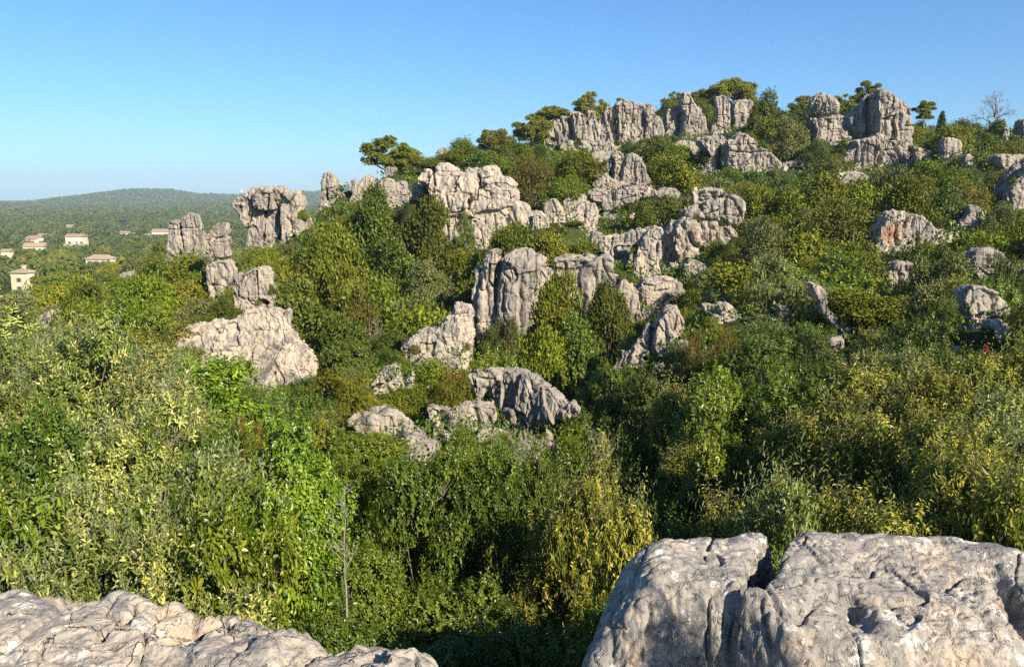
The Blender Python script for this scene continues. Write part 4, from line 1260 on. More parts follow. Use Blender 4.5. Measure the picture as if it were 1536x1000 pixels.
# ------------------------------------------------------------------ foliage builders
def unit(v):
    return v / np.maximum(np.linalg.norm(v, axis=-1, keepdims=True), 1e-9)


def leaves(pos, axis, nrm, length, width, rg, fold=.25, curl=.0):
    """kite leaves: 4 vertices, one bent quad each; returns verts, quads"""
    n = len(pos)
    axis = unit(axis)
    nrm = unit(nrm - axis * np.sum(nrm * axis, 1)[:, None])
    side = np.cross(nrm, axis)
    L, W = length[:, None], width[:, None]
    b = pos
    t = pos + axis * L - nrm * L * curl
    m = pos + axis * L * .45
    l = m + side * W * .5 + nrm * W * fold
    r = m - side * W * .5 + nrm * W * fold
    v = np.stack([b, r, t, l], 1).reshape(-1, 3)
    q = np.arange(n * 4).reshape(n, 4)
    return v, q


def leaf6(pos, axis, nrm, length, width, rg, fold=.3, curl=.12):
    """pointed oval leaves: 6 vertices, two quads folded along the midrib"""
    n = len(pos)
    axis = unit(axis)
    nrm = unit(nrm - axis * np.sum(nrm * axis, 1)[:, None])
    side = np.cross(nrm, axis)
    L, W = length[:, None], width[:, None]
    b = pos
    t = pos + axis * L - nrm * L * curl
    a1 = pos + axis * L * .30
    a2 = pos + axis * L * .68 - nrm * L * curl * .45
    l1, r1 = a1 + side * W * .5 + nrm * W * fold * .5, a1 - side * W * .5 + nrm * W * fold * .5
    l2, r2 = a2 + side * W * .42 + nrm * W * fold * .4, a2 - side * W * .42 + nrm * W * fold * .4
    v = np.stack([b, r1, r2, t, l2, l1], 1).reshape(-1, 3)
    k = np.arange(n)[:, None] * 6
    q = np.concatenate([k + np.array([0, 1, 2, 3]), k + np.array([0, 3, 4, 5])], 1).reshape(-1, 4)
    return v, q


def leaf_mesh(name, v, q, tint, per, mat):
    me = quads(name, v, q, [mat], False)
    at = me.attributes.new('tint', 'FLOAT', 'POINT')
    at.data.foreach_set('value', np.repeat(tint, per).astype(np.float32))
    return me


def tubes(name, lines, mat, sides=5):
    """lines: list of (points (n,3), radii (n,))"""
    V, Q, off = [], [], 0
    for p, r in lines:
        p = np.asarray(p, float)
        n = len(p)
        t = np.gradient(p, axis=0)
        t = unit(t)
        ref = np.where(np.abs(t[:, 2:3]) < .9, np.array([[0, 0, 1.]]), np.array([[1., 0, 0]]))
        a = unit(np.cross(t, ref))
        b = np.cross(t, a)
        an = np.arange(sides) / sides * 2 * np.pi
        ring = p[:, None] + np.asarray(r)[:, None, None] * (np.cos(an)[None, :, None] * a[:, None] + np.sin(an)[None, :, None] * b[:, None])
        V.append(ring.reshape(-1, 3))
        for i in range(n - 1):
            for k in range(sides):
                Q.append((off + i * sides + k, off + i * sides + (k + 1) % sides, off + (i + 1) * sides + (k + 1) % sides, off + (i + 1) * sides + k))
        off += n * sides
    return quads(name, np.concatenate(V), Q, [mat], True)


def bent(a, b, n, amp, rg):
    t = np.linspace(0, 1, n)[:, None]
    p = a + (b - a) * t
    w = rg.normal(0, amp, (n, 3))
    w[0] = w[-1] = 0
    return p + np.cumsum(w, 0) * np.sin(t * np.pi)


def lobes(rg, n, rad=1.0, hgt=1.0, lo=.15, size=(.3, .48), flat=1.0):
    """centres and radii of the clumps that make up a crown of radius rad and height hgt"""
    C, S = [], []
    for k in range(n):
        th = rg.uniform(0, 2 * np.pi)
        u = rg.uniform(0, 1) ** .8
        ph = math.acos(1 - u * 1.05) if u < .95 else 1.5
        rr = rg.uniform(.45, .92)
        c = np.array([math.cos(th) * math.sin(ph) * rad * rr, math.sin(th) * math.sin(ph) * rad * rr, hgt * (lo + (1 - lo) * .78 * math.cos(ph) * rr * 1.2)])
        C.append(c)
        S.append(rg.uniform(*size) * rad * (1.1 - .35 * u))
    C.append(np.array([0, 0, hgt * .5]))
    S.append(.5 * rad)
    return np.array(C), np.array(S)


def crown_points(rg, C, S, n, zmin=.03, depth=.28, squash=.85):
    """points scattered over the outer shell of the clumps, and their outward directions"""
    w = S ** 2
    k = rg.choice(len(S), n * 2, p=w / w.sum())
    d = unit(rg.normal(size=(n * 2, 3)))
    d[:, 2] = np.where(d[:, 2] < -.35, -d[:, 2], d[:, 2])
    r = S[k] * (1 - depth * rg.random(n * 2) ** 1.6 + .12 * rg.random(n * 2) ** 3)
    p = C[k] + d * r[:, None] * np.array([1, 1, squash])
    keep = p[:, 2] > zmin
    for c, s in zip(C, S):
        keep &= np.linalg.norm((p - c) / np.array([1, 1, squash]), axis=1) > s * (1 - depth) * .93
    p, d = p[keep][:n], d[keep][:n]
    return p, d


def make_mid(seed, n, lsize, nl, kind, flat=1.0, spike=0.0, lo=.15, sz=(.2, .38), hgt=1.6):
    """foliage mesh of one bush about 1 m in radius and hgt tall, as kite leaves in small tufts"""
    rg = np.random.default_rng(seed)
    C, S = lobes(rg, nl, 1.0, hgt, lo, sz)
    nt = n // 4
    p, d = crown_points(rg, C, S, nt)
    nt = len(p)
    tilt = rg.random(nt)
    tt = np.clip(.5 + .22 * rg.normal(size=nt) + .15 * noise(p * 2.5, seed), 0, 1)
    P4, A4, N4, T4 = [], [], [], []
    for j in range(4):
        ax = unit(d * .25 + rg.normal(0, .8, (nt, 3)) + np.array([0, 0, .3]))
        out = p + d * 0 + rg.normal(0, lsize * .7, (nt, 3)) + (spike * (tilt[:, None] > .9) * j * lsize) * unit(d + np.array([0, 0, .9]))
        nn = d * 1.25 + rg.normal(0, .42, (nt, 3)) + np.array([0, 0, .35])
        P4.append(out); A4.append(ax); N4.append(nn)
        T4.append(np.clip(tt + .12 * rg.normal(size=nt), 0, 1))
    pos, ax, nn, ti = map(np.concatenate, (P4, A4, N4, T4))
    m = len(pos)
    L = lsize * rg.uniform(.7, 1.35, m)
    v, q = leaves(pos, ax, nn, L, L * rg.uniform(.5, .72, m), rg)
    return leaf_mesh(kind, v, q, ti, 4, None), C, S


def make_near(seed, shoots, kind, L, W, per, slen, upright, nl=22, hgt=1.9, mat=None, curl=.12, droop=0.0, tip=0.0, sz=(.2, .33)):
    """foliage of a bush seen from near: leafy shoots all over its clumps"""
    rg = np.random.default_rng(seed)
    C, S = lobes(rg, nl, 1.0, hgt, .12, sz)
    p, d = crown_points(rg, C, S, shoots, depth=.38)
    n = len(p)
    lead = rg.random(n) < .10
    p = p + np.where(lead[:, None], unit(d * .6 + np.array([0, 0, 1.0])) * rg.uniform(.06, .26, n)[:, None], 0)
    ax = unit(d + np.array([0, 0, upright]) + rg.normal(0, .35, (n, 3)))
    ln = slen * rg.uniform(.6, 1.5, n) * np.where(lead, 1.6, 1)
    a = unit(np.cross(ax, rg.normal(size=(n, 3))))
    b = np.cross(ax, a)
    tb = np.clip(.42 + .2 * rg.normal(size=n) + .25 * noise(p * 1.6, seed + 1), 0, 1)
    Ps, As, Ns, Ts, Ls = [], [], [], [], []
    for j in range(per):
        t = (j + .3) / per
        an = j * 2.4 + rg.uniform(0, 6.28, n) * .15
        rad = np.cos(an)[:, None] * a + np.sin(an)[:, None] * b
        op = 1.3 - .6 * t
        la = unit(rad * op + ax * (.12 + .85 * t) + np.array([0, 0, -droop]) + rg.normal(0, .15, (n, 3)))
        Ps.append(p + ax * (ln * (t - .35))[:, None])
        As.append(la)
        Ns.append(ax + .5 * d + np.array([0, -.0, .25]) + rg.normal(0, .22, (n, 3)))
        Ts.append(np.clip(tb + .13 * rg.normal(size=n) + tip * (t - .4), 0, 1))
        Ls.append(L * (1.1 - .45 * t) * rg.uniform(.75, 1.25, n))
    pos, la, nn, ti, le = map(np.concatenate, (Ps, As, Ns, Ts, Ls))
    v, q = leaf6(pos, la, nn, le, le * W / L, rg, curl=curl)
    me = leaf_mesh(kind, v, q, ti, 6, mat)
    return me, C, S, p


def stems(name, rg, C, S, targets, mat, hgt, r0=.018, n=26, bare=()):
    lines = []
    for c in C[:n]:
        base = np.array([rg.normal(0, .10), rg.normal(0, .10), -.25])
        pts = bent(base, c * np.array([1, 1, .9]), 6, .03, rg)
        lines.append((pts, np.linspace(r0, r0 * .4, 6)))
    if len(targets):
        for t in targets[rg.choice(len(targets), min(len(targets), n * 3), replace=False)]:
            c = C[np.argmin(np.linalg.norm(C - t, axis=1))]
            lines.append((bent(c * .9, t, 4, .025, rg), np.linspace(r0 * .4, r0 * .15, 4)))
    return tubes(name, lines, mat, 4)


# ---- near bush kinds (prototypes: radius 1 m)
NEAR = {}
for kind, args in {
    'olive': dict(shoots=1650, L=.066, W=.0225, per=10, slen=.12, upright=.6, mat=LM['olive'], tip=.35),
    'bright': dict(shoots=1500, L=.066, W=.030, per=9, slen=.11, upright=.5, mat=LM['bright']),
    'gold': dict(shoots=1700, L=.064, W=.022, per=11, slen=.13, upright=.35, mat=LM['gold'], droop=.35, tip=.36, curl=.28),
    'dark': dict(shoots=1900, L=.050, W=.025, per=9, slen=.10, upright=.4, mat=LM['dark']),
    'yell': dict(shoots=1900, L=.055, W=.026, per=9, slen=.11, upright=.5, mat=LM['yell']),
    'red': dict(shoots=900, L=.055, W=.024, per=9, slen=.10, upright=.4, mat=LM['red']),
}.items():
    NEAR[kind] = []
    for s_ in range(3 if kind not in ('red', 'yell') else 1 if kind == 'red' else 2):
        me, C, S, pts = make_near(100 + s_ * 7 + len(kind) * 31, kind='foliage', **args)
        rg = np.random.default_rng(s_)
        st = stems('stems', rg, C, S, pts, M_wood, 1.9)
        NEAR[kind].append((me, st))

# ---- mid-distance bush kinds
MID = {}
for kind, (mk, n, ls, nl, kw) in {
    'oak': ('oak', 9000, .085, 30, {}), 'mid': ('mid', 8500, .085, 26, dict(spike=1.2)), 'grey': ('grey', 8500, .075, 32, {}),
    'yell': ('yell', 7500, .085, 24, dict(spike=1.0)), 'brown': ('brown', 5500, .065, 24, dict(spike=1.5)), 'dark': ('dark', 8500, .08, 28, {}), 'red': ('red', 3500, .07, 10, {}),
}.items():
    MID[kind] = []
    for s_ in range(4 if kind in ('oak', 'mid', 'grey', 'yell') else 2):
        me, C, S = make_mid(300 + s_ * 13 + len(kind) * 71, n, ls, nl, 'foliage', **kw)
        me.materials.clear()
        me.materials.append(LM[mk])
        rg = np.random.default_rng(s_ + 40)
        st = stems('stems', rg, C, S, [], M_wood, 1.6, .035, 12)
        MID[kind].append((me, st))


def make_pine(seed, form):
    """pine: crown of needle tufts on layered clumps plus trunk and limbs; about 1 m radius, 2 m tall (scaled when placed)"""
    rg = np.random.default_rng(seed)
    C, S = [], []
    if form == 'umbrella':
        for k in range(46):
            th, rr = rg.uniform(0, 6.28), math.sqrt(rg.random()) * .82
            C.append([math.cos(th) * rr, math.sin(th) * rr, 1.62 - .45 * rr ** 2 - .38 * rg.random() ** 2])
            S.append(rg.uniform(.13, .24))
    elif form == 'broad':
        for k in range(64):
            th, rr = rg.uniform(0, 6.28), math.sqrt(rg.random()) * .80
            z = .62 + 1.22 * math.sqrt(max(0, 1 - rr * rr)) * rg.uniform(.15, 1.0)
            if rr > .55 and rg.random() < .3: z -= .2
            C.append([math.cos(th) * rr, math.sin(th) * rr, z])
            S.append(rg.uniform(.11, .20))
    else:
        for k in range(22):
            z = rg.uniform(.75, 1.95)
            rr = rg.uniform(.1, .75) * (1.15 - abs(z - 1.25) * .7)
            th = rg.uniform(0, 6.28)
            C.append([math.cos(th) * rr, math.sin(th) * rr, z])
            S.append(rg.uniform(.14, .22))
    C, S = np.array(C), np.array(S)
    p, d = crown_points(rg, C, S, 6500, zmin=.3, depth=.75, squash=.75)
    n = len(p)
    pos, ax, nn, ti = [], [], [], []
    tt = np.clip(.5 + .25 * rg.normal(size=n), 0, 1)
    for j in range(4):
        pos.append(p + rg.normal(0, .02, (n, 3)))
        ax.append(d * .3 + rg.normal(0, .8, (n, 3)) + np.array([0, 0, .3]))
        nn.append(rg.normal(0, .5, (n, 3)) + d * 1.2 + np.array([0, 0, .3]))
        ti.append(tt)
    pos, ax, nn, ti = map(np.concatenate, (pos, ax, nn, ti))
    L = rg.uniform(.05, .10, len(pos))
    v, q = leaves(pos, ax, nn, L, L * .42, rg)
    crown = leaf_mesh('crown', v, q, ti, 4, LM['pine'])
    lines = []
    top = np.array([rg.normal(0, .12), rg.normal(0, .12), 1.5])
    tr = bent(np.array([0, 0, -.2]), top, 8, .03, rg)
    lines.append((tr, np.linspace(.055, .018, 8)))
    for c in C:
        z0 = np.clip(c[2] - rg.uniform(.25, .6), .5, 1.4)
        a = np.array([np.interp(z0, tr[:, 2], tr[:, k]) for k in range(3)])
        lines.append((bent(a, c, 5, .03, rg), np.linspace(.02, .006, 5)))
    return crown, tubes('trunk', lines, M_wood_pale, 5)


def twig_mesh(seed, n_main=1, r0=.02, lean=.12, side=16, bush=.5):
    """dry stems about 2 m tall with thin side twigs"""
    rg = np.random.default_rng(seed)
    lines = []
    for k in range(n_main):
        sp = 0 if n_main == 1 else .28
        base = np.array([rg.normal(0, sp * .4), rg.normal(0, sp * .4), -.1])
        hh = 2.0 if k == 0 else rg.uniform(1.0, 2.0)
        top = base + np.array([rg.normal(0, lean + sp), rg.normal(0, lean + sp), hh])
        st = bent(base, top, 11, .022, rg)
        rr = r0 * rg.uniform(.7, 1.0)
        lines.append((st, np.linspace(rr, rr * .22, 11)))
        for j in range(side):
            t = rg.uniform(.3, .95)
            p0 = np.array([np.interp(t * 10, np.arange(11), st[:, q]) for q in range(3)])
            th = rg.uniform(0, 6.28)
            d = unit(np.array([[math.cos(th), math.sin(th), rg.uniform(.5, 1.8)]]))[0]
            L = rg.uniform(.18, .6) * (1.25 - t) * bush * 2
            tw = bent(p0, p0 + d * L, 6, L * .06, rg)
            lines.append((tw, np.linspace(rr * .4, rr * .12, 6)))
            for _ in range(3):
                i = int(rg.integers(2, 6))
                d2 = unit((d + rg.normal(0, .5, 3) + np.array([0, 0, .3]))[None])[0]
                lines.append((bent(tw[i], tw[i] + d2 * L * rg.uniform(.3, .6), 4, L * .04, rg), np.linspace(rr * .22, rr * .09, 4)))
    return tubes('stems', lines, M_wood_dead, 4)


PINES = {f: [make_pine(500 + i + 10 * j, f) for i in range(2)] for j, f in enumerate(('umbrella', 'broad', 'tall'))}


def bare_tree_mesh(seed, depth=5, spread=.62, r0=.06, l0=.75, up=.25, name='trunk', mat=None):
    rg = np.random.default_rng(seed)
    lines = []

    def grow(p, d, l, r, k):
        e = p + d * l
        pts = bent(p, e, 4, l * .03, rg)
        lines.append((pts, np.linspace(r, r * .7, 4)))
        if k == 0: return
        for _ in range(3 if k > 2 else int(rg.integers(2, 4))):
            nd_ = unit((d + rg.normal(0, spread, 3) + np.array([0, 0, up]))[None])[0]
            t = rg.uniform(.55, 1.0)
            grow(p + (e - p) * t, nd_, l * rg.uniform(.55, .8), r * .62, k - 1)
    grow(np.array([0, 0, -.2]), np.array([0, 0, 1.]), l0, r0, depth)
    return tubes(name, lines, mat or M_wood_dead, 4)


# ------------------------------------------------------------------ placing
PROTO = {}


PH = {}


def put(kind, pool, k, X, Y, z, rx, h, label, cat, group=None, name='bush', parts=('foliage', 'stems'), yaw=None, ph=None):
    """a plant = an Empty with a foliage (crown) and a stem (trunk) child; repeats copy the first of their kind"""
    key = (kind, k, name)
    me_ = pool[k][0]
    if me_.name not in PH:
        co = np.empty(len(me_.vertices) * 3, np.float32)
        me_.vertices.foreach_get('co', co)
        co = co.reshape(-1, 3)
        PH[me_.name] = (float(np.percentile(co[:, 2], 99.0)), float(np.percentile(np.hypot(co[:, 0], co[:, 1]), 97)))
    ph, pr = PH[me_.name]
    rx = rx / pr
    yaw = rng.uniform(0, 6.28) if yaw is None else yaw
    if key not in PROTO:
        o = thing(name, (X, Y, z), label, cat, group)
        a, b = pool[k]
        obj(parts[0], a, o)
        obj(parts[1], b, o)
        PROTO[key] = o
    else:
        o = dup(PROTO[key])
        o['label'] = label
        o['category'] = cat
        if group: o['group'] = group
        elif 'group' in o: del o['group']
        o.location = (X, Y, z)
    o.rotation_euler = (rng.normal(0, .04), rng.normal(0, .04), yaw)
    s = rng.uniform(.92, 1.08)
    o.scale = (rx * s, rx / s, h / ph)
    return o


def at_px(px, D):
    """ground point seen in picture column px at depth D"""
    z = -4.0
    for _ in range(4):
        q = P(px, 500, D)
        f = D * cP - z * sP
        X = (px - 768) / F * f
        z = float(ground_z(X, D))
    return X, D, z


def top_z(px, py, D):
    return float(P(px, py, D)[2])


# ---- near thicket: (column, row of the top, depth, radius m, kind, label)
near_list = [
    # left, silvery
    (-60, 560, 10.0, 1.35, 'olive', 'grey-green bush cut by the edge of the view, beyond the flaky ledge'),
    (45, 545, 10.5, 1.3, 'olive', 'silvery bush with pale shoots at the far left of the thicket'),
    (140, 500, 11.0, 1.35, 'olive', 'tallest silvery-leaved bush, its pale tip below the half-buried rock'),
    (238, 522, 10.8, 1.15, 'olive', 'silvery bush hiding the left end of the pale sloping slab'),
    (-20, 640, 7.6, 1.15, 'olive', 'bushy olive-green shrub low on the left, below the silvery tips'),
    (105, 620, 8.2, 1.15, 'dark', 'broad dark green bush in the middle of the silvery thicket'),
    (215, 612, 8.6, 1.1, 'olive', 'pale-tipped bush under the tallest silvery one'),
    (318, 618, 9.2, 1.0, 'dark', 'dark green bush beside the small orange-red shrub'),
    (40, 730, 6.0, 1.05, 'bright', 'fresh green broad-leaved bush growing right behind the flaky ledge'),
    (165, 735, 5.8, 1.0, 'olive', 'narrow-leaved bush rising over the highest bump of the ledge'),
    (275, 725, 6.2, 1.0, 'bright', 'fresh green bush between the silvery thicket and the tall dry stick'),
    (355, 695, 6.8, .95, 'olive', 'olive-leaved bush left of the bush with upright yellow-green shoots'),
    (-90, 720, 6.2, 1.1, 'olive', 'grey-green bush partly outside the view beside the ledge'),
    (400, 640, 10.0, 1.0, 'bright', 'green bush below the foot of the pale sloping slab'),
    (462, 660, 9.6, 1.1, 'bright', 'glossy green bush with upright yellow-green shoots, above the dry stick'),
    (430, 745, 6.6, .9, 'bright', 'yellow-green upright shrub left of the tall dry stick'),
    (535, 652, 10.4, 1.05, 'dark', 'deep green bush just under the ribbed low rock'),
    (560, 838, 6.9, .95, 'dark', 'deep green bush right of the tall dry stick'),
    (610, 690, 9.6, 1.0, 'dark', 'deep green bush a little below the ribbed low rock'),
    (680, 668, 10.6, 1.05, 'bright', 'light green bush under the row of low weathered rocks'),
    (745, 690, 9.8, .95, 'dark', 'deep green bush at the foot of the pale dry stalks'),
    (650, 872, 7.0, .95, 'dark', 'dim green bush in the shade below the row of low weathered rocks'),
    (735, 862, 7.2, .95, 'dark', 'deep green bush between the dim one and the golden shrub'),
    (815, 690, 10.6, .95, 'dark', 'dark bush in the hollow below the domed boulder'),
    (880, 722, 8.2, .85, 'gold', 'golden-tinged shrub with drooping leaves left of the split block'),
    (835, 765, 8.4, .8, 'gold', 'brownish-gold shrub in front of the other drooping one'),
    (930, 790, 6.4, .7, 'gold', 'small golden shrub touching the left corner of the split block'),
    (560, 925, 5.6, .9, 'dark', 'dark bush in deep shade at the right end of the flaky ledge'),
    (680, 950, 5.8, 1.0, 'dark', 'lower dark bush in the shaded gap between the two big near rocks'),
    (790, 950, 5.8, .95, 'dark', 'dark bush filling the shaded gap beside the split block'),
    (870, 950, 5.6, .8, 'dark', 'dark bush against the shaded left side of the split block'),
    (478, 880, 5.6, .8, 'dark', 'deep green bush at the foot of the tall dry stick'),
    (370, 800, 5.4, .85, 'bright', 'green bush behind the dip in the flaky ledge'),
    (270, 810, 5.2, .85, 'olive', 'olive bush behind the crest of the flaky ledge'),
    (100, 800, 5.0, .85, 'olive', 'small-leaved olive bush close behind the crest of the ledge'),
    (0, 820, 4.9, .8, 'olive', 'olive bush at the left end of the ledge'),
    # middle hollow
    (900, 675, 13.5, 1.35, 'dark', 'dark thick bush in the hollow right of the domed boulder'),
    (985, 725, 12.0, 1.3, 'dark', 'dark rounded bush left of the golden thicket'),
    (1010, 805, 8.6, 1.0, 'dark', 'dark bush behind the left half of the split block'),
    (930, 628, 17.0, 1.3, 'dark', 'shaded bush below the slanted grey crag'),
    (1075, 720, 8.0, .9, 'gold', 'pale-leaved bush over the left half of the split block'),
    (1000, 590, 17.5, 1.4, 'gold', 'dull golden bush below the slanted grey crag'),
    (1075, 572, 15.5, 1.45, 'bright', 'bright green bush under the reddish shrub'),
    (1165, 548, 15.0, 1.5, 'bright', 'large glossy green bush left of the yellow-leaved tree'),
    (1080, 632, 11.8, 1.2, 'bright', 'leafy green bush between the dark hollow and the golden thicket'),
    # right, golden
    (1200, 610, 11.0, 1.15, 'gold', 'golden bush with a pale yellow top left of the yellow-leaved tree'),
    (1295, 520, 12.5, 1.35, 'gold', 'tallest yellow-leaved bush, at the lower end of the diagonal spine'),
    (1375, 560, 11.0, 1.1, 'gold', 'yellow-green bush right of the tallest yellow-leaved one'),
    (1290, 620, 9.8, 1.15, 'gold', 'golden bush in the middle of the right-hand thicket'),
    (1150, 738, 8.8, 1.0, 'dark', 'dark bush in the gap above the top of the split block'),
    (1390, 648, 8.8, 1.1, 'gold', 'olive-gold bush under the yellow-green one'),
    (1470, 510, 12.0, 1.0, 'gold', 'yellow-leaved bush with one scarlet spray, below the pinkish boulder'),
    (1440, 545, 11.5, 1.0, 'bright', 'green bush between the two yellow ones below the pinkish boulder'),
    (1535, 530, 11.5, .9, 'gold', 'loose yellow shrub at the edge of the view below the pinkish boulder'),
    (1480, 605, 9.6, 1.05, 'olive', 'grey-green bush beside the golden thicket at the right'),
    (1560, 640, 8.4, 1.1, 'dark', 'dark bush at the right edge beside the grey-green one'),
    (1150, 735, 7.0, .9, 'olive', 'pale shoots rising behind the cleft of the split block'),
    (1240, 700, 7.2, 1.0, 'gold', 'drooping pale-leaved bush behind the right half of the split block'),
    (1330, 715, 6.6, .95, 'gold', 'large-leaved bush directly above the hollow in the split block'),
    (1420, 700, 6.8, 1.0, 'gold', 'large-leaved golden bush behind the right shoulder of the split block'),
    (1510, 700, 6.6, .95, 'gold', 'golden-green bush at the right end of the split block'),
    (1590, 720, 6.4, .9, 'gold', 'golden bush mostly outside the view at the right'),
]
for i, (px, py, D, r, kind, lab) in enumerate(near_list):
    X, Y, z = at_px(px, D)
    h = max(top_z(px, py, D) - z, .6)
    h *= (1.04, .92, 1.10, .97, .88, 1.05)[i % 6]
    r *= .8
    put(kind, NEAR[kind], i % len(NEAR[kind]), X, Y, z - .05, r, h, lab, 'bush', 'bushes of the near thicket', ph=2.02)

# scrub going on beside the viewpoint, outside the view; two unseen evergreens are added to cast soft shade on the split block
q = P(1190, 932, 3.34) + 3.2 * np.array(SUN_DIR)
z = float(ground_z(q[0], q[1]))
put('dark', NEAR['dark'], 1, q[0], q[1], z, .34, q[2] - z + .10, 'added slim dark evergreen, unseen beside the viewpoint, put there to shade the split block', 'bush', name='bush')
put('dark', NEAR['dark'], 2, q[0] - .26, q[1] - .10, z, .34, q[2] - z + .06, 'second added slim evergreen, unseen beside the first, widening its shade on the split block', 'bush', name='bush')
srg = np.random.default_rng(12)
for i in range(46):
    D = srg.uniform(4.6, 14)
    px = srg.uniform(1660, 2300) if i % 2 else srg.uniform(-700, -150)
    X, Y, z = at_px(px, D)
    k = ('dark', 'bright', 'gold', 'olive')[int(srg.integers(4))] if i % 2 else ('olive', 'dark', 'bright')[int(srg.integers(3))]
    if i % 2 and D < 6: continue
    put(k, NEAR[k], int(srg.integers(3)), X, Y, z - .05, srg.uniform(.8, 1.1), srg.uniform(1.5, 2.1), 'bush of the near thicket lying outside the view on the ' + ('right' if i % 2 else 'left'), 'bush', 'near bushes outside the view on the ' + ('right' if i % 2 else 'left'))

# the small reddish shrubs and sprays
for px, py, D, r, lab in ((395, 622, 12.5, .42, 'small shrub turning orange-red above the green bush below the pale slab'),
                          (1105, 500, 21.0, .75, 'reddish shrub below the flat-topped stone'),
                          (1035, 497, 22.0, .4, 'small rusty shrub right of the slanted grey crag')):
    X, Y, z = at_px(px, D)
    h = max(top_z(px, py, D) - z, .6)
    put('red', NEAR['red'], 0, X, Y, z, r, h, lab, 'bush', ph=2.02)

X, Y, z = at_px(1456, 11.2)
SCARLET = make_near(5, 60, 'foliage', .30, .12, 9, .5, .4, mat=LM['scarlet'])[0]
put('scarlet', [(SCARLET, NEAR['red'][0][1])], 0, X, Y, top_z(1456, 515, 11.2) - .12, .03, .09, 'small spray of scarlet leaves among the yellow ones below the pinkish boulder', 'bush', name='red_leaf_spray')

